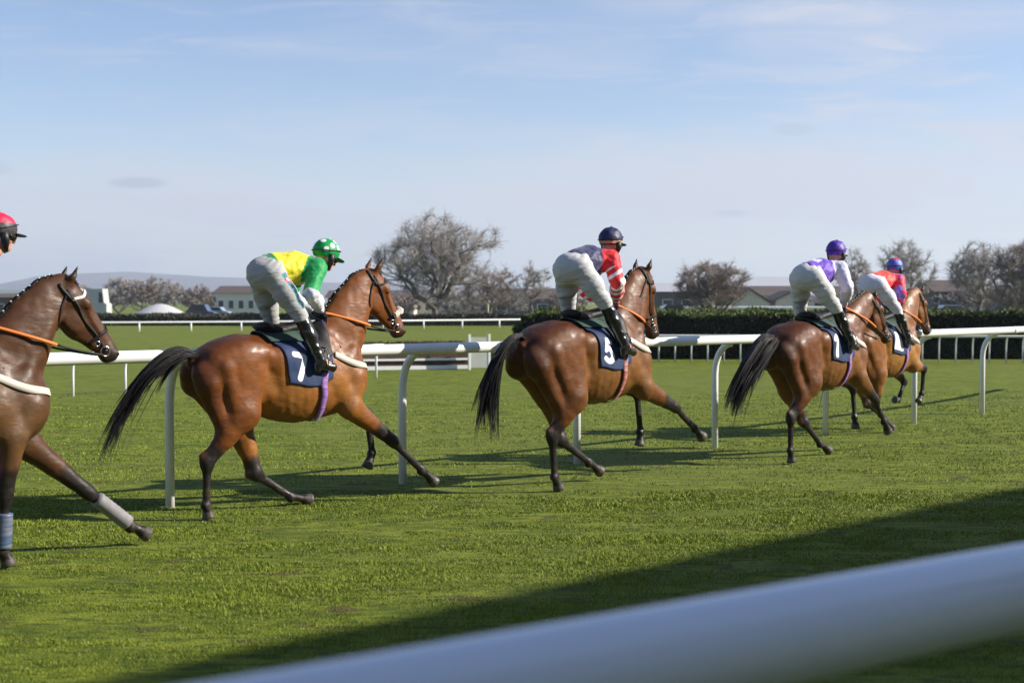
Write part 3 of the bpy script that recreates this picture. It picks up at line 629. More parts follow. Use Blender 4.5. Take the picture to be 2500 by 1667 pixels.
    # boots and gloves
    for kn, an, to in ((knR, anR, toR), (knL, anL, toL)):
        S = SDF(); S.cap(lerp(kn, an, .12), lerp(kn, an, .45), .064, .062, 1, .02); S.cap(lerp(kn, an, .4), an, .060, .044, 1, .02); S.cap(an + (-.02, 0, -.03), to, .044, .034, .9, .02)
        S.cap(an + (-.035, 0, -.055), an + (-.03, 0, -.075), .028, .028, 1, .01); S.cap(lerp(an, to, .5) + (0, 0, -.022), to + (0, 0, -.018), .032, .028, 1.1, .01)
        V, Q = S.mesh(.009, 1); V = V + vnormals(V, Q) * (vnoise(V * np.array((12, 12, 34))) * .004)[:, None]; tk = ((V - kn) @ (an - kn)) / ((an - kn) @ (an - kn))
        c = np.where(((tk < .0) & (tk > -1))[:, None], np.array([(.02, .02, .022)]), np.array([(.010, .010, .011)])); mesh_obj('boot', V, Q, M_boot, root, True, {'Col': c})
    for el, ha in ((elR, haR), (elL, haL)):
        q = 1 if ha[1] > 0 else -1; S = SDF(); u = ha - el; u /= np.linalg.norm(u); palm = ha + u * .05
        S.cap(ha - u * .01, palm, .030, .036, 1, .015)
        for k in range(4):                                                     # four fingers curled round the rein, knuckles forward
            b0 = palm + np.array((.012, -q * (.0), .024 - .018 * k)) + u * .012; L_ = (.030, .034, .032, .026)[k]
            b1 = b0 + np.array((.030, -q * .012, -.002)) * L_ / .03; b2 = b1 + np.array((-.004, -q * .026, -.004)); b3 = b2 + np.array((-.024, -q * .004, 0))
            S.cap(b0, b1, .0105, .010, 1, .004); S.cap(b1, b2, .010, .0095, 1, .003); S.cap(b2, b3, .0095, .008, 1, .003)
        th0 = ha + u * .02 + np.array((0, -q * .022, .02)); th1 = th0 + np.array((.03, -q * .010, .018)); th2 = th1 + np.array((.026, -q * .004, -.004))
        S.cap(th0, th1, .013, .011, 1, .006); S.cap(th1, th2, .011, .009, 1, .003)
        V, Q = S.mesh(.0055, 0); mesh_obj('glove', V, Q, M_shell, root, True, {'Col': np.repeat(np.array([colors.get('glove', (.015, .02, .05))]), len(V), 0)})
    # helmet with silk cover, peak, harness, goggles
    S = SDF(); S.ell((0, 0, .025), (.128, .105, .112), .02); S.cap((0, 0, .13), (0, 0, .14), .012, .010, 1, .01)
    def cutf(x, y, z): return -(z + .028 - .35 * np.maximum(-x - .02, 0) * 0 - .12 * x)
    V, Q = S.mesh(.0065, 1, cut=cutf)
    G = SDF(); G.ell((.125, 0, -.012), (.075, .078, .011), .01, -.12); Vp, Qp = G.mesh(.005, 1)
    Cc = colors['cap'](V); Cp = np.repeat(np.array([colors['peak']]), len(Vp), 0)
    Rm = np.stack([ff, ll, uu], 0)
    hm = empty('helmet'); hm.parent = root
    V = V + vnormals(V, Q) * (vnoise(V * 40) * .003)[:, None]
    mesh_obj('shell', V @ Rm + hd_, Q, M_shell, hm, True, {'Col': Cc}); mesh_obj('peak', Vp @ Rm + hd_, Qp, M_shell, hm, True, {'Col': Cp})
    m = MB()
    m.tube([hh(.112 * math.cos(a) - .0, .107 * math.sin(a), .012 + .035 * math.cos(a)) if 0 else hh(.133 * math.cos(a), .110 * math.sin(a), .03 + .03 * math.cos(a)) for a in np.linspace(0, 6.283, 30)], .0045, 6, False)
    m.build('goggle_strap', M_dark if not colors.get('gstrap') else M_band, hm, True)
    m = MB(); 
    for q in (-1, 1): m.tube([hh(.0, q * .088, .0), hh(.015, q * .083, -.06), hh(.045, q * .04, -.125), hh(.05, 0, -.140)], [.030, .030, .010, .006], 8)
    m.build('chin_harness', M_dark, hm, True)
    G = SDF(); G.cap((.083, -.035, -.03), (.083, .035, -.03), .030, .030, 1, .02); G.cap((.05, -.07, -.025), (.08, -.04, -.03), .022, .026, 1, .02); G.cap((.05, .07, -.025), (.08, .04, -.03), .022, .026, 1, .02)
    Vg, Qg = G.mesh(.006, 1); mesh_obj('goggles', Vg @ Rm + hd_, Qg, M_boot_eye, hm, True)
    # reins, stirrups belong to the horse
    hr = H['root']
    for q, ha in ((-1, haR), (1, haL)):
        a = ha - off + np.array((.06, 0, -.01)); bit = H['hp'](.545, .15, q * .068); m0 = lerp(a, bit, .36) + np.array((0, q * .085, -.012)); m1 = lerp(a, bit, .68) + np.array((0, q * .06, -.02))
        m = MB(); ctr = crom([a - (.05, 0, .01), a, m0, m1, bit], 26); k = 17
        m.tube(ctr[:k], .0125, 8); m.build('rein_grip', M_orange, hr, True)
        m = MB(); m.tube(ctr[k - 1:], .0085, 8); m.build('rein', M_leather, hr, True); m = MB(); m.tube([a, a + (-.02, q * .01, -.12), a + (.06, q * .12, -.3)], .006, 6) ; m.build('rein_end', M_leather, hr, True)
    for an, kn in ((anR, knR), (anL, knL)):
        q = -1 if an[1] < 0 else 1; an2 = an - off; top = np.array((.22, q * .235, 1.42)); t0 = an2 + (.05, q * .0, -.02)
        m = MB(); m.tube([top, t0 + (0, q * .0, .12)], .007, 6); m.build('stirrup_leather', M_leather, hr)
        m = MB(); m.tube([t0 + (0, q * .045, -.03), t0 + (0, q * .045, .05), t0 + (0, 0, .115), t0 + (0, -q * .045, .05), t0 + (0, -q * .045, -.03), t0 + (0, q * .045, -.03)], .006, 6); m.build('stirrup_iron', M_steel, hr, True)
    return root
def flat(c): return lambda V, *a: np.repeat(np.array([c]), len(V), 0)
# ------------------------------------------------------------------ GROUND
def at(px, Y, z=0.0): return np.array(((px - 1250) / F * Y, Y, z))
def ground_mat():
    m = bpy.data.materials.new('turf'); m.use_nodes = True; t = m.node_tree; b = t.nodes['Principled BSDF']
    g = N(t, 'ShaderNodeNewGeometry')
    def nz(sc, det, sx=(1, 1, 1), rz=0):
        mp = N(t, 'ShaderNodeMapping'); t.links.new(g.outputs[0], mp.inputs[0]); mp.inputs[3].default_value = sx; mp.inputs[2].default_value = (0, 0, R(rz))
        n = N(t, 'ShaderNodeTexNoise'); n.inputs['Scale'].default_value = sc; n.inputs['Detail'].default_value = det; n.inputs['Roughness'].default_value = .6; L(t, mp, 0, n, 0); return n.outputs[0]
    a = nz(1.3, 5, (.8, 2.2, 1), 0); c = nz(4.5, 5, (.8, 2.4, 1), 0); d = nz(.09, 4); e = nz(2.3, 3, (1, 1.6, 1)); fine = nz(60, 4)
    col = mixc(t, mapr(t, a, .40, .60), (.128, .166, .013), (.222, .256, .024))
    col = mixc(t, math_n(t, 'MULTIPLY', mapr(t, c, .46, .62), .85), col, (.060, .088, .008))
    col = mixc(t, math_n(t, 'MULTIPLY', mapr(t, d, .4, .65), .6), col, (.17, .195, .038))
    col = mixc(t, math_n(t, 'MULTIPLY', mapr(t, e, .59, .68), .8), col, (.10, .065, .035))
    col = mixc(t, math_n(t, 'MULTIPLY', mapr(t, fine, .3, .7), .32), col, (.05, .08, .012))
    t.links.new(col, b.inputs['Base Color']); b.inputs['Roughness'].default_value = .9; b.inputs['Specular IOR Level'].default_value = .15
    bp = N(t, 'ShaderNodeBump'); bp.inputs['Strength'].default_value = 1.0; bp.inputs['Distance'].default_value = .05
    t.links.new(math_n(t, 'ADD', c, math_n(t, 'MULTIPLY', fine, .35)), bp.inputs['Height']); L(t, bp, 0, b, 'Normal')
    return m
M_turf = ground_mat()
S_ = 6000
tag(mesh_obj('ground', [(-S_, -S_, 0), (S_, -S_, 0), (S_, S_, 0), (-S_, S_, 0)], [(0, 1, 2, 3)], M_turf, smooth=False), kind='structure')
# grass blades near enough to show
def grass(n, y0, y1, hmin, hmax, wd, seed):
    r = np.random.default_rng(seed)
    Y = y0 + (y1 - y0) * r.random(n) ** .8; X = (r.random(n) * 2 - 1) * (Y * .38 + .6)
    P = np.stack([X, Y, np.zeros(n)], 1)
    cl = vnoise(np.stack([X * 1.2, Y * 3.0, X * 0], 1)); cl2 = vnoise(np.stack([X * 3, Y * 7, X * 0 + 3], 1))
    keep = (r.random(n) < .55 + .45 * cl + .35 * cl2) & (r.random(n) < 1 - (Y - 16) / 13); P = P[keep]; cl = cl[keep]; cl2 = cl2[keep]; n = len(P)
    a = r.random(n) * 6.283; H_ = (hmin + (hmax - hmin) * r.random(n)) * (1 + .45 * cl2 + .35 * cl); w = wd * (.6 + .8 * r.random(n)) * (P[:, 1] / 9)
    s = np.stack([np.cos(a), np.sin(a), a * 0], 1) * w[:, None]; ln = r.normal(0, .5, (n, 2)); lean = np.concatenate([ln, np.zeros((n, 1))], 1) * H_[:, None]
    up = np.zeros((n, 3)); up[:, 2] = H_
    V = np.stack([P - s, P + s, P + s * .7 + lean * .4 + up * .6, P - s * .7 + lean * .4 + up * .6, P + lean + up * .95 + s * .1, P + lean + up * .95 - s * .1], 1)
    i = np.arange(n) * 6; Q = np.concatenate([np.stack([i, i + 1, i + 2, i + 3], 1), np.stack([i + 3, i + 2, i + 4, i + 5], 1)])
    k = np.clip(.5 + .45 * cl + .35 * cl2 + .16 * r.normal(size=n), 0, 1)[:, None]; yl = (r.random(n) < .025)[:, None]
    C = np.array((.080, .122, .008)) * (1 - k) + np.array((.200, .248, .020)) * k; C = np.where(yl, np.array((.24, .21, .08)), C)
    C = C * (.8 + .4 * r.random(n))[:, None]
    return V.reshape(-1, 3), Q, np.repeat(C, 6, 0)
M_grass = mat('grass_blade', attr='Col', rough=.55, spec=.25)
_b = M_grass.node_tree.nodes['Principled BSDF']; _b.inputs['Transmission Weight'].default_value = 0
A = [grass(420000, 4.5, 13.5, .006, .020, .0024, 3), grass(200000, 13.5, 30, .008, .020, .0026, 4)]
o_ = 0; VV = []; QQ = []; CC = []
for v, q, c in A: VV.append(v); QQ.append(q + o_); CC.append(c); o_ += len(v)
g = mesh_obj('grass', np.concatenate(VV), np.concatenate(QQ), M_grass, None, False, {'Col': np.concatenate(CC)}); tag(g, 'short green turf of the racecourse', 'grass', kind='stuff')
# kicked-up divots
M_soil = mat('soil', (.09, .055, .032), rough=.95, var=.4, noise=(30, 30, 30), bump=((60, 60, 60), 1, .02))
# ------------------------------------------------------------------ HILLS
def hill(name, pts, Y, depth, mt, seed):
    r = np.random.default_rng(seed); xs = np.linspace(pts[0][0], pts[-1][0], 160); hz = np.interp(xs, [p[0] for p in pts], [p[1] for p in pts])
    hz = hz + vnoise(np.stack([xs * .02, xs * 0, xs * 0 + seed], 1)) * 1.2
    V = []; 
    for k, (fy, fz) in enumerate(((0, 0), (.25, .45), (.55, .82), (.85, .98), (1.1, 1.0), (1.6, .7), (2.2, 0))):
        for x, z in zip(xs, hz):
            u = (x - 1250) / F; y = Y + depth * fy; zz = 1.8 + (HY - z) / F * (Y + depth); V.append((u * (Y + depth), y, max(-2, zz * fz + (vnoise(np.array([[x * .03, fy * 3, seed]]))[0]) * 6 * fz * (1 - fz) * 4)))
    n = len(xs); Q = np.array([(k * n + i, k * n + i + 1, (k + 1) * n + i + 1, (k + 1) * n + i) for k in range(6) for i in range(n - 1)])
    return tag(mesh_obj(name, V, Q, mt), kind='structure')
M_moor = mat('moorland', (.105, .095, .13), rough=1, two=(.14, .13, .15), noise=(.004, .004, .02), spec=0)
M_moor2 = mat('pasture', (.07, .12, .06), rough=1, two=(.10, .13, .08), noise=(.01, .01, .02), spec=0)
hill('hills', [(-400, 735), (-100, 730), (60, 712), (200, 670), (330, 664), (420, 669), (520, 676), (640, 680), (760, 688), (860, 692), (1000, 697), (1280, 704), (1500, 716), (1700, 726), (2900, 735)], 3200, 900, M_moor, 1)
hill('hills', [(-700, 712), (-200, 706), (0, 707), (70, 710), (140, 714), (230, 722), (320, 735)], 1500, 400, M_moor2, 2)
# ------------------------------------------------------------------ RAILS
def resample(P, step):
    P = np.array(P, float); d = np.concatenate([[0], np.cumsum(np.linalg.norm(np.diff(P, axis=0), axis=1))]); n = max(2, int(d[-1] / step))
    t = np.linspace(0, d[-1], n + 1); return np.stack([np.interp(t, d, P[:, k]) for k in range(P.shape[1])], 1)
def rail_thing(label, bases, rail_h, rad, over, post_r, group=None, hook=True, sides=1, n_ext=(0, 0), sect=14, mt=None):
    """bases: post feet; the rail runs 'over' metres to the track side on curved post heads"""
    B = np.array(bases, float); T = np.gradient(B, axis=0); T /= np.linalg.norm(T, axis=1, keepdims=True); Nn = np.stack([T[:, 1], -T[:, 0]], 1) * sides
    c = B.mean(0); root = empty('running_rail', (c[0], c[1], 0)); tag(root, label, 'rail', group); mt = mt or M_pvc
    line = [(b[0] + n[0] * over - c[0], b[1] + n[1] * over - c[1], rail_h) for b, n in zip(B, Nn)]
    a0 = np.array(line[0]) - (np.array(line[1]) - np.array(line[0])) * n_ext[0]; a1 = np.array(line[-1]) + (np.array(line[-1]) - np.array(line[-2])) * n_ext[1]
    m = MB(); m.tube(crom([a0] + line + [a1], 8 * (len(line) + 1)), rad, sect); m.build('rail', mt, root, True)
    if hook and rad > .045:
        for j in range(0, len(line), 2):
            q = np.array(line[j]); tq = np.array((T[j][0], T[j][1], 0)); m = MB(); m.tube([q + tq * .55, q + tq * .68], rad * 1.05, 16); m.build('joint_sleeve', mt, root, True)
    for b, n in zip(B, Nn):
        p = np.array((b[0] - c[0], b[1] - c[1], 0)); nn_ = np.array((n[0], n[1], 0)); m = MB()
        if hook:
            top = rail_h - rad * .8; k = min(.38, top * .4)
            pts = [p + (0, 0, -.1), p + (0, 0, top - k)] + [p + nn_ * over * (1 - math.cos(a)) + np.array((0, 0, top - k + k * math.sin(a))) for a in np.linspace(.25, 1.5, 7)]
            m.tube(pts, post_r, 10)
        else: m.tube([p + (0, 0, -.1), p + (0, 0, rail_h)], post_r, 8)
        m.build('post', mt, root, True)
    return root
r1 = [(-10.2, 5.75), (-8.4, 7.4), (-6.6, 9.05), (-4.8, 10.7), (-2.98, 12.35), (-1.08, 14.0), (.72, 15.7), (2.48, 17.35), (4.22, 19.1), (5.92, 20.9), (7.5, 22.65), (9.0, 24.5), (10.4, 26.4), (11.7, 28.4)]
rail_thing('thick white plastic running rail on curved posts right behind the galloping horses', r1, 1.335, .055, .26, .04, n_ext=(.4, .4))
M_paint = mat('rail_paint', (.90, .90, .91), rough=.28, spec=.7, var=.03, noise=(2, 2, 9), bump=((3, 3, 40), .12, .003))
nr = [(-2.9 + .62, -.80 + .15), (-.32 - .0, 1.437), (.794, 2.194), (2.4, 3.3)]
d_ = np.array((.827, .562)); q0 = np.array((-.322, 1.437))
dirn = np.array((.7940 + .3221, 2.1937 - 1.4367)); dirn /= np.linalg.norm(dirn)
q0 = np.array((-.311, 1.397)); dirn = np.array((1.108, .817)); dirn /= np.linalg.norm(dirn)
nb = [q0 + dirn * k + np.array((-dirn[1], dirn[0])) * .26 * 0 for k in (-3.2, -.9, 4.4, 6.7, 9.0)]
rr_ = rail_thing('wide white running rail closest to the viewer, in the shade across the bottom right corner', nb, 1.353, .067, 0.0, .045, hook=False, mt=M_paint, sect=40, n_ext=(.1, .1))
lowl = resample([(-13.5, 23.2), (-7.9, 27.2), (-4.6, 30.5), (-3.2, 33.5)], 1.05)
rail_thing('low white rail on close posts in the middle distance, left of the brown fence', lowl, .76, .04, .14, .028, group=None)
lowr = resample([(1.0, 42.2), (5.2, 42.0), (14.2, 41.3), (22, 41.0)], .47)
rail_thing('low white rail on many close curved posts in front of the dark hedge', lowr, .78, .035, .16, .022, sides=1)
farl = resample([(-36, 78), (-21, 84), (-8, 90), (4, 99)], 3.0)
rail_thing('far thin white rail on the left beyond the grass field', farl, .55, .055, 0, .05, hook=False, sect=8)
farr = resample([(16, 150), (26, 148), (40, 146)], 6)
rail_thing('far white rail on the right in front of the cream barns', farr, 1.1, .16, 0, .06, hook=False, sect=8)
# ------------------------------------------------------------------ FENCE (steeplechase hurdle)
M_brush = mat('brushwood', (.085, .050, .038), rough=.95, var=.5, noise=(3, 3, 26), bump=((8, 8, 90), 1, .05))
M_white = mat('white_paint', (.78, .78, .76), rough=.5, var=.06, noise=(6, 6, 6)); M_greyb = mat('grey_board', (.42, .43, .40), rough=.7, var=.12, noise=(4, 4, 4))
a = at(820, 36.5); b = at(1147, 37.6); c_ = (a + b) / 2; an_ = math.atan2(b[1] - a[1], b[0] - a[0]); ln_ = np.linalg.norm(b - a)
hf = empty('steeplechase_fence', (c_[0], c_[1], 0), an_); tag(hf, 'brown brushwood jump with white boards between the green and navy jockeys\' horses', 'fence')
m = MB(); m.prism([(-ln_ / 2, 0), (ln_ / 2, 0), (ln_ / 2, .66), (-ln_ / 2, .66)], .1, 1.0); m.build('brush', M_brush, hf)
r_ = random.Random(5); m = MB()
for i in range(900):
    x = (r_.random() - .5) * ln_; y = .08 + .9 * r_.random(); m.tube([(x, y, .5), (x + r_.gauss(0, .03), y + r_.gauss(0, .03), .66 + r_.random() * .09)], .010, 3, False)
m.build('twigs', M_brush, hf)
m = MB(); m.box((0, .06, .06), (ln_, .05, .10)); m.build('board', M_white, hf); m = MB(); m.box((.0, .07, .27), (ln_, .05, .055)); m.build('board', M_white, hf)
wg = empty('fence_wing', at(1170, 37.4), an_); tag(wg, 'pale grey upright wing panel at the right end of the brown jump', 'panel')
m = MB(); m.box((0, 0, .45), (.52, .06, .80)); m.build('panel', M_greyb, wg)
for dx in (-.27, .27):
    m = MB(); m.box((dx, 0, .46), (.06, .08, .94)); m.build('post', M_white, wg)
# ------------------------------------------------------------------ HEDGES
M_hedge = mat('hedge_leaf', attr='Col', rough=.7, spec=.2)
def hedge(label, x0, x1, Y0, Y1, z, col, n, name='hedge', leaf=.06, sun_top=None):
    r = np.random.default_rng(int(abs(x0 * 7 + Y0))); root = empty(name, ((x0 + x1) / 2, (Y0 + Y1) / 2, 0)); tag(root, label, 'hedge'); cx, cy = (x0 + x1) / 2, (Y0 + Y1) / 2
    nx, ny, nz_ = max(8, int((x1 - x0) / .5)), 5, 5; S = SDF()
    m = MB(); m.box((0, 0, z * .47), (x1 - x0 - .3, Y1 - Y0 - .3, z * .94)); m.build('core', M_hcore, root)
    # leaves over front, top and ends
    w, d, = x1 - x0, Y1 - Y0; A_ = [w * z, w * d, d * z, d * z, w * z]; pr = np.array(A_) / sum(A_); pr[4] *= .3; pr /= pr.sum(); f = r.choice(5, n, p=pr); u = r.random(n); v = r.random(n)
    P = np.zeros((n, 3)); P[:, 0] = np.where((f == 2), -w / 2, np.where(f == 3, w / 2, (u - .5) * w)); P[:, 1] = np.where(f == 0, -d / 2, np.where(f == 4, d / 2, np.where(f == 1, (v - .5) * d, (u - .5) * d))); P[:, 2] = np.where(f == 1, z, v * z)
    P += vnoise(P * 1.1)[:, None] * .14 + r.normal(0, .035, (n, 3)); P[:, 2] = np.maximum(P[:, 2], .02)
    ex = np.minimum(P[:, 0] + w / 2, w / 2 - P[:, 0]); P[:, 2] -= np.maximum(.9 - np.maximum(ex, 0), 0) ** 2 * .6 * (P[:, 2] / z) * (1 if name == 'hedge' else 0)
    a = r.normal(size=(n, 3)); a /= np.linalg.norm(a, axis=1, keepdims=True); b = np.cross(a, r.normal(size=(n, 3))); b /= np.linalg.norm(b, axis=1, keepdims=True); s = leaf * (.6 + .8 * r.random(n))[:, None]
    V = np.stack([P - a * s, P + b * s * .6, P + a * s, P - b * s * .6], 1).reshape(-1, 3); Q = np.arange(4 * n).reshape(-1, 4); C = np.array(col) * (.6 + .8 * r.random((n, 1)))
    if sun_top is not None: k = ((f == 1) * .8)[:, None]; C = C * (1 - k) + np.array(sun_top) * k * (.7 + .6 * r.random((n, 1)))  # top leaves recoloured as if sunlit
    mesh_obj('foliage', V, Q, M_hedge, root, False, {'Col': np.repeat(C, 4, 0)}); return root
M_hcore = mat('hedge_core', (.012, .018, .007), rough=1, spec=0)
x0 = at(1262, 44)[0]
hedge('long clipped dark green hedge behind the riders, its sunlit top painted into the leaves', x0, 24, 44, 50, 1.40, (.012, .019, .006), 150000, leaf=.05, sun_top=(.10, .13, .025))  # shaded front and sunlit top are both painted into the leaf colours
hedge('low dark field hedge behind the far left white rail', -48, 8, 104, 106, .75, (.06, .055, .03), 24000, leaf=.12)
# ------------------------------------------------------------------ BARE TREES
M_bark = mat('bark', (.14, .12, .105), rough=.95, var=.3, noise=(6, 6, 2), spec=.1); M_twig = mat('twigs', (.33, .30, .28), rough=.95, spec=.1, var=.25, noise=(.6, .6, .6))
M_twig2 = mat('twigs_brown', (.25, .205, .18), rough=.95, spec=.1, var=.3, noise=(.6, .6, .6))
def tree_mesh(seed, Hh, wid, dens, trunk_f=.16, twig=.014):
    """limbs reach for points spread through a crown volume; fine twigs along every limb"""
    r = np.random.default_rng(seed); N_ = dens; zc = Hh * (.54 + trunk_f / 2); er = np.array((wid / 2, wid / 2, Hh - zc))
    p = r.normal(size=(N_, 3)); p /= np.linalg.norm(p, axis=1, keepdims=True); p *= (r.random((N_, 1)) ** .42); lump = .82 + .3 * vnoise(p * 2.3 + seed)[:, None]
    p = p * lump * er * np.where(p[:, 2:3] < 0, np.array((1, 1, .95 * (zc - Hh * trunk_f) / er[2])), 1.0) + (0, 0, zc)
    nodes = [np.array((0, 0, 0.)), np.array((r.normal() * .05, 0, Hh * trunk_f * .6)), np.array((r.normal() * .1, 0, Hh * trunk_f * 1.25))]; par = [-1, 0, 1]; plen = [0, nodes[1][2], nodes[2][2]]
    order = np.argsort(np.linalg.norm(p - nodes[2], axis=1)); NA = np.array(nodes); PL = np.array(plen)
    for i in order:
        q = p[i]; d = np.linalg.norm(NA[2:] - q, axis=1) + .35 * PL[2:] + 1.2 * np.maximum(NA[2:, 2] - q[2], 0); j = int(np.argmin(d)) + 2
        a = NA[j]; v = q - a; l = np.linalg.norm(v); ns = max(1, int(l / (Hh * .07))); prev = j
        for k in range(1, ns + 1):
            t = k / ns; w = a + v * t + np.array((0, 0, -.10 * l * math.sin(t * 3.14) * .6)) + r.normal(0, .03 * l, 3) * (t < 1)
            NA = np.vstack([NA, w]); PL = np.append(PL, PL[prev] + l / ns); par.append(prev); prev = len(NA) - 1
    n = len(NA); cnt = np.zeros(n); ch = np.zeros(n, int)
    for i in range(n - 1, 0, -1):
        cnt[i] = max(cnt[i], 1); cnt[par[i]] += cnt[i]; ch[par[i]] += 1
    rad = Hh * .0034 * cnt ** .43; rad = np.minimum(rad, Hh * .024); rad[0] = Hh * .03
    T_ = MB(); thick = rad > Hh * .0075; segs = []
    for i in range(1, n):
        if thick[i]: T_.tube([NA[par[i]], NA[i]], [min(rad[par[i]], rad[i] * 1.25), rad[i]], 7, False)
        else: segs.append((NA[par[i]], NA[i], max(rad[i] * 1.1, twig), max(rad[i], twig)))
    c0 = np.array((0, 0, zc * .8))
    for i in range(3, n):
        if rad[i] > Hh * .012: continue
        for k in range(11 if rad[i] < Hh * .006 else 5):
            o = NA[par[i]] + (NA[i] - NA[par[i]]) * r.random(); dd = (NA[i] - NA[par[i]]); dd = dd / (np.linalg.norm(dd) + 1e-6) + .5 * (o - c0) / Hh + r.normal(0, .75, 3) + (0, 0, .25); dd /= np.linalg.norm(dd)
            L_ = Hh * .055 * (.5 + r.random()); e = o + dd * L_ * .6; e2 = e + (dd + r.normal(0, .45, 3)) * L_ * .5; segs.append((o, e, twig, twig * .85)); segs.append((e, e2, twig * .85, twig * .5))
            e3 = e + (dd + r.normal(0, .8, 3)) * L_ * .4; segs.append((e, e3, twig * .7, twig * .5))
    A = np.array([x[0] for x in segs]); B = np.array([x[1] for x in segs]); ra = np.array([x[2] for x in segs])[:, None]; rb = np.array([x[3] for x in segs])[:, None]
    D = B - A; D /= np.linalg.norm(D, axis=1, keepdims=True) + 1e-9; a = np.cross(D, (.31, .52, .79)); a /= np.linalg.norm(a, axis=1, keepdims=True) + 1e-9; c = np.cross(D, a); V = []
    for P, rr in ((A, ra), (B, rb)):
        for k in range(3): V.append(P + (a * math.cos(2.094 * k) + c * math.sin(2.094 * k)) * rr)
    V = np.stack(V, 1).reshape(-1, 3); i = np.arange(len(A)) * 6; Q = np.concatenate([np.stack([i + k, i + (k + 1) % 3, i + 3 + (k + 1) % 3, i + 3 + k], 1) for k in range(3)])
    return T_, (V, Q)
_tc = {}
def tree(label, px, Y, top_px, wpx, seed, dens=150, tf=.16, mt=None, group='bare trees beyond the course', name='bare_tree', twig=None):
    H_ = 1.8 + (HY - top_px) / F * Y; wd = wpx / F * Y; key = (seed, dens, tf)
    root = empty(name, at(px, Y)); tag(root, label, 'tree', group)
    tb, (V, Q) = tree_mesh(seed, H_, wd, dens, tf, twig or Y * .00011)
    # fit the crown's measured extent
    zmax = V[:, 2].max(); sx = wd / (np.percentile(V[:, 0], 99) - np.percentile(V[:, 0], 1)); sz = H_ / zmax; cx = (np.percentile(V[:, 0], 99) + np.percentile(V[:, 0], 1)) / 2
    fz = lambda z: z * sz
    def warp(A): A = np.array(A, float); z = A[:, 2]; A[:, 0] = (A[:, 0] - cx * np.clip(z / zmax * 2, 0, 1)) * (1 + (sx - 1) * np.clip(z / zmax * 2.5, 0, 1)); A[:, 1] *= sx; A[:, 2] = z * sz; return A
    mesh_obj('trunk', warp(tb.V), tb.F, M_bark, root, True); mesh_obj('crown', warp(V), Q, mt or M_twig, root, True); return root
tree('big round bare tree standing alone behind the brown jump', 1062, 105, 505, 285, 19, 760, .12)
tree('small slender bare tree left of the navy jockey', 1295, 120, 632, 92, 12, 120, .12)
tree('low bushy tree just right of the big round bare tree', 1190, 118, 640, 130, 21, 260, .05, M_twig2)
tree('dense dark brown tree to the right of the navy jockey\'s horse', 1735, 90, 622, 165, 14, 620, .04, M_twig2)
tree('thin bare tree partly behind the purple jockey\'s helmet', 2085, 130, 598, 90, 15, 150, .12)
tree('bare tree rising between the purple and red jockeys', 2215, 120, 572, 125, 16, 260, .12)
tree('rounded bare tree to the right of the red jockey', 2385, 110, 582, 130, 17, 320, .10)
tree('dense brown tree at the right edge of the picture', 2490, 100, 566, 150, 18, 560, .04, M_twig2)
for i, (px, Y, tp, w) in enumerate(((290, 190, 672, 75), (345, 180, 668, 95), (410, 188, 676, 90), (470, 182, 690, 85), (525, 195, 700, 70), (960, 150, 706, 120), (1110, 150, 690, 150), (1385, 160, 702, 120), (1250, 165, 706, 90), (1610, 190, 715, 60), (2330, 150, 700, 120), (2440, 140, 690, 130), (200, 200, 690, 60))):
    lab = ('leafless scrub tree above the white gazebo', 'taller leafless scrub tree left of centre of the far left belt', 'leafless scrub tree above the left end of the dark blue car', 'small leafless tree directly above the dark blue car', 'smallest leafless tree beside the brown roofed white house', 'low brown scrub behind the head of horse 7', 'wide low brown scrub at the foot of the big round tree', 'low scrub just left of the navy jockey\'s seat', 'low scrub behind the left end of the dark hedge', 'small scrub beside the pale shed right of horse 5', 'low scrub right of the red jockey', 'low scrub below the rounded right hand tree', 'leafless tree above the white box van')[i]
    tree(lab, px, Y, tp, w, 30 + i, 240, .03, M_twig2 if i % 2 else M_twig, 'scrub trees along the far edge', 'scrub_tree', Y * .00016)
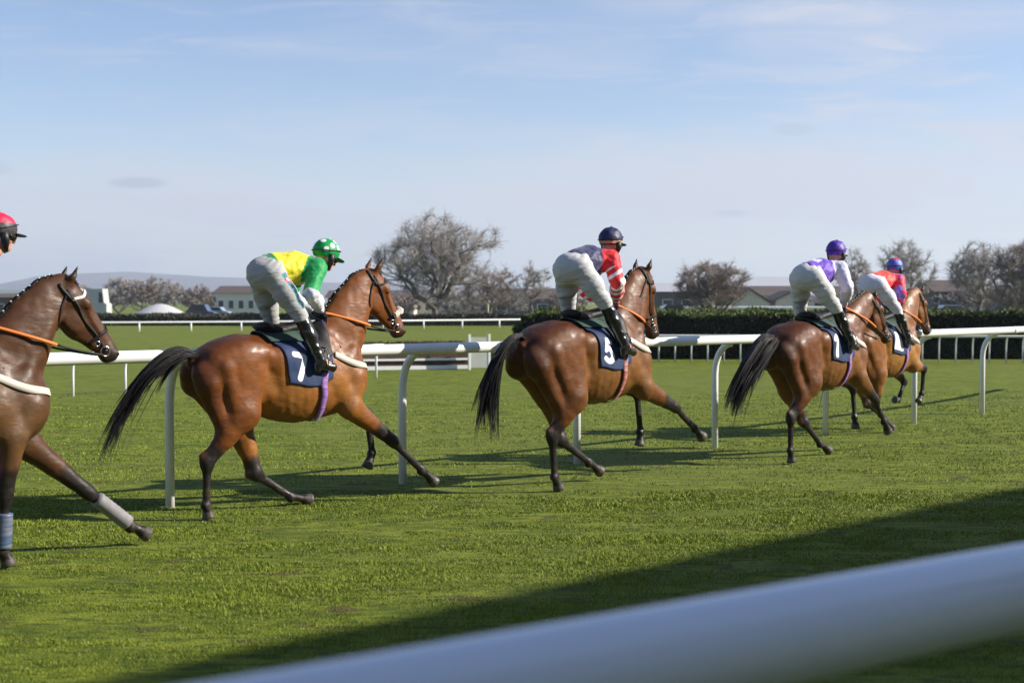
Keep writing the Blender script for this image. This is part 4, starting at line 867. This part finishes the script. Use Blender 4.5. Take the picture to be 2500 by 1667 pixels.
# ------------------------------------------------------------------ BUILDINGS
M_cream = mat('render_cream', (.55, .50, .42), rough=.85, var=.1, noise=(1, 1, 1)); M_wwall = mat('render_white', (.62, .61, .58), rough=.85, var=.08, noise=(1, 1, 1))
M_broof = mat('roof_brown', (.085, .06, .052), rough=.85, var=.25, noise=(2, 2, 2)); M_groof = mat('roof_grey', (.42, .42, .44), rough=.6, var=.06, noise=(1, 1, .3)); M_win = mat('window_glass', (.03, .035, .045), rough=.15)
M_tent = mat('tent_white', (.50, .49, .49), rough=.6); M_slate = mat('wall_dark', (.10, .09, .09), rough=.9, var=.2, noise=(1, 1, 1)); M_blue = mat('car_blue', (.02, .035, .10), rough=.25, coat=.6); M_silver = mat('car_silver', (.35, .40, .50), rough=.3, coat=.6, metal=.3)
def building(label, pl, pr, Y, ytop, yeave, ybase, wall, roof, depth=9, gable=False, wins=6, name='building', roofh=True):
    a = at(pl, Y); b = at(pr, Y); w = b[0] - a[0]; z = lambda y: 1.8 + (HY - y) / F * Y
    root = empty(name, ((a[0] + b[0]) / 2, Y + depth / 2, 0)); tag(root, label, 'building'); zt, ze = z(ytop), z(yeave)
    if gable:
        m = MB(); m.prism([(-w / 2, 0), (w / 2, 0), (w / 2, ze), (0, zt), (-w / 2, ze)], -depth / 2, depth / 2); m.build('wall', wall, root)
        m = MB(); t = .18
        for s in (-1, 1): m.prism([(s * 0, zt + .02), (s * (w / 2 + .4), ze - .15), (s * (w / 2 + .4), ze - .15 + t), (0, zt + .02 + t)][::s], -depth / 2 - .3, depth / 2 + .3)
        m.build('roof', roof, root)
    else:
        m = MB(); m.box((0, 0, ze / 2), (w, depth, ze)); m.build('wall', wall, root)
        m = MB(); e = .4; m.add([(-w / 2 - e, -depth / 2 - e, ze), (w / 2 + e, -depth / 2 - e, ze), (w / 2 + e, depth / 2 + e, ze), (-w / 2 - e, depth / 2 + e, ze), (-w / 2 - e, 0, zt), (w / 2 + e, 0, zt)], [(0, 1, 5, 4), (3, 4, 5, 2), (0, 4, 3), (1, 2, 5), (0, 3, 2, 1)]); m.build('roof', roof, root)
    for i in range(wins):
        x = -w / 2 + w * (i + .5) / wins; fr = MB(); fr.box((x, -depth / 2 - .03, ze * .5), (min(1.5, w / wins * .55), .08, min(1.1, ze * .4))); wf = fr.build('window', M_white, root)
        pn = MB(); pn.box((x, -depth / 2 - .08, ze * .5), (min(1.3, w / wins * .48), .04, min(.95, ze * .34))); pn.build('pane', M_win, wf)
    return root
building('white house with a brown roof behind the green jockey\'s back', 528, 650, 170, 697, 715, 765, M_wwall, M_broof, 9, wins=5)
building('long dark roofed stable block behind the head of horse 7', 800, 1010, 175, 708, 727, 765, M_cream, M_broof, 9, wins=8)
building('long cream walled stable block behind the big bare tree', 1010, 1190, 182, 718, 732, 765, M_cream, M_broof, 9, wins=8)
building('brown roofed sheds left of the navy jockey\'s horse', 1200, 1400, 178, 703, 730, 765, M_slate, M_broof, 9, wins=4)
building('pale grey roofed shed left of the dense dark brown tree', 1560, 1700, 170, 690, 712, 765, M_slate, M_groof, 9, wins=3)
building('large warehouse with a light grey roof behind the purple jockey', 1790, 2080, 230, 673, 699, 765, M_slate, M_groof, 20, wins=0)
building('long brown roofed barn behind the purple jockey\'s back', 1830, 2120, 185, 697, 721, 765, M_cream, M_broof, 10, wins=6)
building('cream gabled barn right of the dense dark brown tree', 1775, 1880, 165, 706, 741, 765, M_cream, M_broof, 8, True, wins=2)
building('small cream gable left of the purple jockey\'s seat', 1895, 1975, 168, 713, 733, 765, M_cream, M_broof, 8, True, wins=2)
building('dark brown house right of the red jockey', 2285, 2400, 150, 682, 712, 760, M_slate, M_broof, 9, wins=4)
building('brown bungalow with a pale eaves line near the right edge', 2400, 2500, 145, 705, 718, 760, M_cream, M_broof, 8, wins=4)
building('brown barn at the far left behind the dark brown horse', -60, 60, 150, 716, 726, 762, M_slate, M_broof, 9, wins=3)
def gazebo(label, px, w, Y, ytop, yb):
    z = lambda y: 1.8 + (HY - y) / F * Y; a = at(px, Y); W_ = w / F * Y; root = empty('gazebo_tent', a); tag(root, label, 'tent'); e = z(yb); n = 24
    m = MB(); V = [(math.cos(6.2832 * i / n) * W_ / 2 * f, math.sin(6.2832 * i / n) * W_ / 2 * f, e + (z(ytop) - e) * g_) for f, g_ in ((1, 0), (.8, .28), (.55, .62), (.3, .88), (.1, 1)) for i in range(n)]
    m.add(V, [(k * n + i, k * n + (i + 1) % n, (k + 1) * n + (i + 1) % n, (k + 1) * n + i) for k in range(4) for i in range(n)] + [tuple(4 * n + i for i in range(n))]); m.build('canopy', M_tent, root, True)
    m = MB(); m.tube([(0, 0, 0), (0, 0, e)], W_ * .49, 24); m.build('wall', M_tent, root, True)
gazebo('white domed marquee in front of the left scrub belt', 392, 118, 135, 742, 764)
def vehicle(label, px, w, Y, zt, col, kind='car', name='parked_car'):
    a = at(px, Y); W_ = w / F * Y; root = empty(name, a); tag(root, label, kind, 'vehicles parked beyond the course'); h = zt; x = W_ / 2
    if kind == 'van':
        pr = [(-x, .35), (x, .35), (x, h * .5), (x - W_ * .10, h * .55), (x - W_ * .16, h), (-x, h)]
        m = MB(); m.prism(pr, -.95, .95); m.build('body', col, root)
        m = MB(); m.prism([(x - W_ * .30, h * .55), (x - W_ * .125, h * .55), (x - W_ * .175, h * .88), (x - W_ * .30, h * .88)], -.97, .97); m.build('window', M_win, root)
    else:
        pr = [(-x, .3), (x, .3), (x, .7), (x - .1, .82), (x - W_ * .22, .92), (x - W_ * .34, h), (-x + W_ * .25, h), (-x + W_ * .08, .98), (-x, .85)]
        m = MB(); m.prism(pr, -.85, .85); m.build('body', col, root)
        m = MB(); m.prism([(x - W_ * .25, .95), (x - W_ * .35, h - .07), (-x + W_ * .26, h - .07), (-x + W_ * .12, .99)][::-1], -.87, .87); m.build('window', M_win, root)
    for s in (-1, 1):
        m = MB(); m.tube([(s * W_ * .31, -.9, .33), (s * W_ * .31, -.62, .33)], .33, 16); m.build('wheel', M_dark, root)
vehicle('white box van at the far left behind the dark brown horse\'s face', 236, 62, 140, 3.0, M_greyb, 'van', 'parked_van')
vehicle('dark blue parked car left of the white brown roofed house', 492, 72, 128, 1.5, M_blue); 
vehicle('silver blue parked car just left of the white brown roofed house', 530, 66, 132, 1.25, M_silver)
vehicle('dark parked car under the left side of the dense dark brown tree', 1648, 90, 125, 1.5, M_blue); vehicle('pale blue parked car at the far right above the hedge', 2325, 100, 128, 1.45, M_silver); vehicle('black parked car at the right edge above the hedge', 2455, 90, 130, 1.5, M_dark)
# ------------------------------------------------------------------ GRANDSTAND behind the viewer (casts the long foreground shade)
gd = np.array((math.sin(R(44.6)), math.cos(R(44.6)))); gn = np.array((gd[1], -gd[0])); Hs = 9.0
reach = Hs / math.tan(R(SUN_EL)); sh = np.array((-math.sin(R(SUN_AZ)), -math.cos(R(SUN_AZ)))) * reach
p0 = np.array((-.12, 8.33)) - gn * .45 - sh; gc = p0 + gd * 10; rz = math.atan2(gd[1], gd[0]); M_conc = mat('concrete', (.36, .35, .33), rough=.9, var=.15, noise=(1, 1, 1))
gs = empty('grandstand', (gc[0], gc[1], 0), rz); tag(gs, 'long roofed grandstand behind the viewer that shades the near turf', 'grandstand')
m = MB(); m.box((0, -4.2, Hs - .2), (90, 8, .3)); m.build('roof', M_conc, gs)
m = MB(); m.box((0, -12.1, Hs / 2 - .2), (90, .3, Hs - .45)); m.build('wall', M_conc, gs)
for i in range(9):
    m = MB(); m.box((0, -3.6 - i * .9, .22 + i * .22), (90, .9, .44 + i * .44)); m.build('step', M_conc, gs)
for i in range(13):
    m = MB(); m.tube([(-42 + 7 * i, -2.4, 0), (-42 + 7 * i, -2.4, Hs - .35)], .14, 10); m.build('column', M_pvc, gs, True)
m = MB(); m.box((0, -.12, Hs - .45), (90, .12, .6)); m.build('fascia', M_white, gs)
# ------------------------------------------------------------------ HAZE
def haze(dens):
    m = bpy.data.materials.new('haze_air'); m.use_nodes = True; t = m.node_tree; t.nodes.clear(); o = N(t, 'ShaderNodeOutputMaterial'); v = N(t, 'ShaderNodeVolumePrincipled')
    v.inputs['Density'].default_value = dens; v.inputs['Color'].default_value = (.78, .88, 1.0, 1); v.inputs['Anisotropy'].default_value = .2; t.links.new(v.outputs[0], o.inputs['Volume'])
    b = MB(); b.box((0, 0, 69), (13000, 13000, 140)); ob = b.build('haze', m); tag(ob, kind='stuff'); return ob
haze(.00027)
# ------------------------------------------------------------------ HORSES AND JOCKEYS
NK = [(.55, 1.33, .275), (.665, 1.545, .232), (.77, 1.745, .183), (.885, 1.91, .135), (.985, 1.985, .10)]
def sh_neck(dx, dz, base=NK): return [(x + dx * t, z + dz * t, r) for (x, z, r), t in zip(base, (0, .3, .6, .9, 1))]
DEF_H = {'hR': ((-.42, .90), (-.76, .51), (-.76, .12), (-.74, .0)), 'hL': ((-.26, .82), (-.17, .36), (.19, .09), (.38, .03))}
L7 = {'hR': ((-.455, .875), (-.765, .475), (-.765, .125), (-.745, .015)), 'hL': ((-.29, .79), (-.155, .315), (.205, .085), (.41, .03)),
      'fR': ((.64, .87), (1.154, .52), (1.50, .235), (1.66, .10)), 'fL': ((.66, .94), (1.06, .76), (1.10, .40), (1.03, .27))}
L5 = {'hR': ((-.33, .84), (-.556, .50), (-.505, .14), (-.44, .02)), 'hL': ((-.20, .84), (-.158, .43), (.25, .19), (.42, .08)),
      'fR': ((.72, .88), (1.30, .655), (1.66, .43), (1.80, .32)), 'fL': ((.66, .95), (1.02, .80), (1.06, .42), (1.03, .28))}
L1 = {'hR': ((-.36, .87), (-.66, .50), (-.64, .15), (-.61, .02)), 'hL': ((-.22, .80), (.00, .40), (.33, .14), (.52, .04)),
      'fR': ((.68, .88), (1.14, .60), (1.38, .34), (1.49, .20)), 'fL': ((.66, .94), (1.08, .74), (1.108, .39), (1.12, .25))}
LL = {'hR': ((-.41, .895), (-.765, .515), (-.765, .125), (-.745, .02)), 'hL': ((-.25, .82), (-.17, .345), (.195, .095), (.40, .035)),
      'fR': ((.56, .93), (.53, .50), (.515, .13), (.56, .02)), 'fL': ((.80, .84), (1.27, .44), (1.61, .16), (1.75, .07))}
LR = {'hR': ((-.30, .82), (-.26, .42), (.05, .16), (.22, .06)), 'hL': ((-.25, .80), (-.05, .40), (.28, .24), (.42, .12)),
      'fR': ((.66, .92), (1.05, .86), (1.03, .50), (.93, .38)), 'fL': ((.64, .90), (.98, .66), (.78, .40), (.66, .42))}
T7 = [(-.78, 1.33), (-.92, 1.385), (-1.08, 1.345), (-1.27, 1.21), (-1.46, .97), (-1.63, .67)]
H7 = build_horse('racehorse', 'glossy chestnut bay horse carrying number 7 with white fleece noseband', (-2.02, 12.25), 47.5, 1.0, (.168, .053, .0105), L7, NK, (1.07, 2.105), (.50, -.87), (.085, .165), T7, ('7', .045, .44, .215), h=.0115, tailw=.85, fleece=True)
T5 = [(-.80, 1.36), (-.90, 1.40), (-1.07, 1.30), (-1.18, 1.12), (-1.25, .90), (-1.27, .60)]
f5 = np.array((math.sin(R(42)), math.cos(R(42)))); c5 = np.array((.733, 13.9)) - f5 * .085
H5 = build_horse('racehorse', 'brown bay horse carrying number 5 with its tail plaited at the top', c5, 42, 1.06, (.118, .040, .0095), L5, sh_neck(-.07, -.07), (1.0, 2.01), (.27, -.96), (.05, .15), T5, ('5', .045, .44, .215), h=.012, tailw=.8, tail_plait=True, tack='red')
T1 = [(-.80, 1.35), (-.93, 1.34), (-1.10, 1.24), (-1.30, 1.08), (-1.48, .90), (-1.62, .68)]
NK1 = [(.55, 1.31, .27), (.74, 1.44, .225), (.91, 1.56, .175), (1.06, 1.67, .13), (1.17, 1.74, .10)]
H1 = build_horse('racehorse', 'bay horse carrying number 1 with its neck stretched low', (3.44, 16.2), 43, 1.035, (.122, .041, .010), L1, NK1, (1.27, 1.83), (.66, -.75), (.0, .13), T1, ('1', .0, .43, .23), h=.0145, tailw=1.25)
HLh = build_horse('racehorse', 'dark brown horse cut off by the left edge, with a white star and browband', (-3.86, 9.25), 47, .97, (.070, .028, .010), LL, [(x, z, r * .93) for x, z, r in sh_neck(.03, -.04)], (1.10, 2.03), (.56, -.83), (.07, .15), T7, None, h=.0125, blaze=True)
HRh = build_horse('racehorse', 'light bay horse leading on the far right with a blank white cloth panel', (4.98, 19.35), 44, 1.0, (.20, .074, .017), LR, sh_neck(.03, -.10), (1.13, 1.96), (.5, -.87), (.05, .14), T1, ('panel', .05, .43, .24), h=.0155)
# extra tack of individual horses
def bandage(H, a, b, r, mt, q, nm='leg_bandage'):
    m = MB(); a = np.array(a); b = np.array(b); pts = [lerp(a, b, t) for t in np.linspace(0, 1, 17)]; m.tube(pts, [r * (1 + (.05 if i % 2 else 0)) for i in range(17)], 14); m.build(nm, mt, H['root'], True)
M_bandw = mat('bandage_grey', (.20, .19, .20), rough=.7, var=.2, noise=(20, 20, 20)); M_bandb = mat('boot_blue', (.035, .07, .15), rough=.5, two=(.16, .17, .20), noise=(3, 3, 40))
p1, p2 = (1.27, .118, .44), (1.61, .115, .16); bandage(HLh, lerp(p1, p2, .18), lerp(p1, p2, .92), .056, M_bandw, 1)
p1, p2 = (.53, -.125, .50), (.515, -.115, .13); bandage(HLh, lerp(p1, p2, .30), lerp(p1, p2, .95), .056, M_bandb, -1)
def J_(dx=0, dz=0, **k):
    b = dict(hipR=(-.12, -.105, 1.985), hipL=(-.10, .105, 1.985), waist=(-.03, 0, 2.03), chest=(.17, 0, 2.035), shR=(.29, -.165, 2.055), shL=(.31, .165, 2.055), elR=(.165, -.27, 1.865), elL=(.30, .27, 1.85),
             haR=(.41, -.075, 1.70), haL=(.44, .075, 1.70), knR=(.065, -.25, 1.675), knL=(.09, .235, 1.63), anR=(.215, -.335, 1.295), anL=(.20, .335, 1.29), toR=(.345, -.335, 1.235), toL=(.33, .335, 1.23), head=(.505, 0, 2.215), pitch=-16)
    for n in b:
        if n != 'pitch' and n[:2] not in ('an', 'to', 'kn', 'ha'): v = b[n]; b[n] = (v[0] + dx, v[1], v[2] + dz)
    b.update(k); return b
def jk7(V, isarm, t, tt):
    G_ = (.0, .27, .065); Y_ = (.70, .62, .02); c = np.repeat(np.array([Y_]), len(V), 0); c[(tt < -.12) | (V[:, 1] > .03) * (tt < .05)] = G_
    a = isarm & (t < .50); c[a] = G_; c[isarm & (t >= .50)] = (.66, .66, .74); c[(tt > .95) & ~isarm & (V[:, 2] < .50) & (V[:, 0] > .30)] = G_; return c
def spots(colr, cen, sp=(.75, .75, .8), r=.026):
    def f(V):
        c = np.repeat(np.array([colr]), len(V), 0)
        for p in cen:
            p = np.array(p, float); p = p / np.linalg.norm(p); u = V - (0, 0, .02); u = u / np.linalg.norm(u, axis=1, keepdims=True)
            c[np.linalg.norm(u - p, axis=1) < r / .12] = sp
        return c
    return f
sp7 = [(-.1, -.95, .55), (.55, -.7, .5), (-.75, -.35, .75), (.15, 0, 1), (.85, .1, .45), (-.2, .9, .5), (-.95, .3, .3), (.3, -.45, .9), (-.6, -.85, .05)]
def stripe7(c, side, t, s_, ln):
    m_ = side & (np.abs(s_ - .028) < .030) & (t > .12) & (t < .92); c[m_] = (.03, .20, .27)
    for i in range(15):                                                       # small illegible dark lettering down the stripe
        tc_ = .40 + .034 * i; k = m_ & (np.abs(t - tc_) * ln < .0085) & (np.abs(s_ - .028 + .004 * ((i * 7) % 3 - 1)) < (.013 + .004 * ((i * 5) % 3))); c[k] = (.008, .012, .02)
    d_ = np.sqrt(((t - .27) * ln) ** 2 + (s_ - .030) ** 2); c[side & (d_ < .030)] = (.62, .03, .04); c[side & (d_ < .017)] = (.75, .72, .72)
build_jockey('jockey in yellow and green silks with a green white-spotted cap on horse 7', H7, J_(hipR=(-.12, -.105, 2.03), hipL=(-.10, .105, 2.03), waist=(-.015, 0, 2.095), chest=(.18, 0, 2.085), shR=(.30, -.165, 2.09), shL=(.32, .165, 2.09)), dict(jacket=jk7, cap=spots((.0, .25, .055), sp7), peak=(.0, .20, .045), breech=(.37, .37, .36), stripe=stripe7), .0085)
def jk5(V, isarm, t, tt):
    c = np.repeat(np.array([(.030, .032, .10)]), len(V), 0); c[isarm] = (.66, .012, .02)
    w_ = isarm & (((t * 6.2 + V[:, 0] * 6) % 1.0) < .42) & (t > .22); c[w_] = (.75, .72, .74); c[isarm & (t > .88)] = (.62, .012, .02); return c
def cap5(V):
    c = np.repeat(np.array([(.018, .020, .075)]), len(V), 0); c[np.abs(V[:, 2] + .004 - .1 * V[:, 0]) < .012] = (.50, .34, .20); return c
build_jockey('jockey in navy silks with red and white hooped sleeves on horse 5', H5, J_(-.065, .01, haR=(.41, -.075, 1.66), haL=(.44, .075, 1.66), knR=(.035, -.245, 1.68), hipR=(-.13, -.10, 1.99), hipL=(-.11, .10, 1.99), waist=(-.04, 0, 2.06), elR=(.19, -.27, 1.865), head=(.43, 0, 2.255), shR=(.22, -.165, 2.085), shL=(.25, .165, 2.08), chest=(.11, 0, 2.06), pitch=-4), dict(jacket=jk5, cap=cap5, peak=(.02, .02, .07), breech=(.50, .50, .50)), .0095)
def jk1(V, isarm, t, tt):
    c = np.repeat(np.array([(.13, .045, .46)]), len(V), 0); c[isarm] = (.62, .60, .76); c[(~isarm) & (np.abs(tt - .62) < .22) & (np.abs(V[:, 1]) < .07) & (V[:, 2] > .55)] = (.72, .68, .80); return c
def cap1(V):
    c = np.repeat(np.array([(.085, .03, .33)]), len(V), 0); c[(V[:, 0] > .06) & (V[:, 2] < .07)] = (.60, .56, .72); return c
def stripe1(c, side, t, s_, ln):
    for i in range(9):
        k = side & (np.abs(t - (.30 + .055 * i)) * ln < .011) & (np.abs(s_ - .05) < .012 + .004 * (i % 2)); c[k] = (.60, .06, .07)
build_jockey('jockey in purple silks with pale lilac sleeves on horse 1', H1, J_(-.08, .02, head=(.46, 0, 2.285), haR=(.50, -.075, 1.67), haL=(.52, .075, 1.67), elR=(.26, -.26, 1.90), shR=(.26, -.165, 2.10), shL=(.28, .165, 2.10), chest=(.13, 0, 2.06), knR=(.03, -.25, 1.66), hipR=(-.15, -.10, 1.99), hipL=(-.13, .10, 1.99), pitch=-6), dict(jacket=jk1, cap=cap1, peak=(.45, .42, .6), breech=(.56, .56, .54), stripe=stripe1), .011)
def jkR(V, isarm, t, tt):
    c = np.repeat(np.array([(.80, .045, .020)]), len(V), 0); k = vnoise(V * 11) > .22; c[isarm] = (.72, .02, .05); c[isarm & k] = (.22, .16, .62); c[isarm & (t > .75)] = (.06, .05, .30); return c
build_jockey('jockey in bright red silks with a blue cap on the leading horse', HRh, J_(-.04, .03, head=(.44, 0, 2.26), pitch=-8), dict(jacket=jkR, cap=lambda V: np.where((V[:, 2] > .105)[:, None], np.array([(.55, .02, .05)]), np.array([(.10, .14, .50)])), peak=(.08, .10, .4), breech=(.68, .66, .74)), .012)
def capL(V):
    c = np.repeat(np.array([(.045, .04, .045)]), len(V), 0); c[(V[:, 2] > .065)] = (.66, .02, .07); return c
build_jockey('jockey mostly cut off by the left edge, in a red topped black cap', HLh, J_(.06, .03, head=(.555, 0, 2.335), shR=(.34, -.165, 2.15), shL=(.36, .165, 2.15), chest=(.20, 0, 2.08), pitch=-2, haR=(.38, -.075, 1.70), haL=(.40, .075, 1.70), elR=(.30, -.25, 1.88)), dict(jacket=flat((.05, .08, .30)), cap=capL, peak=(.012, .012, .012), breech=(.6, .6, .6)), .011)
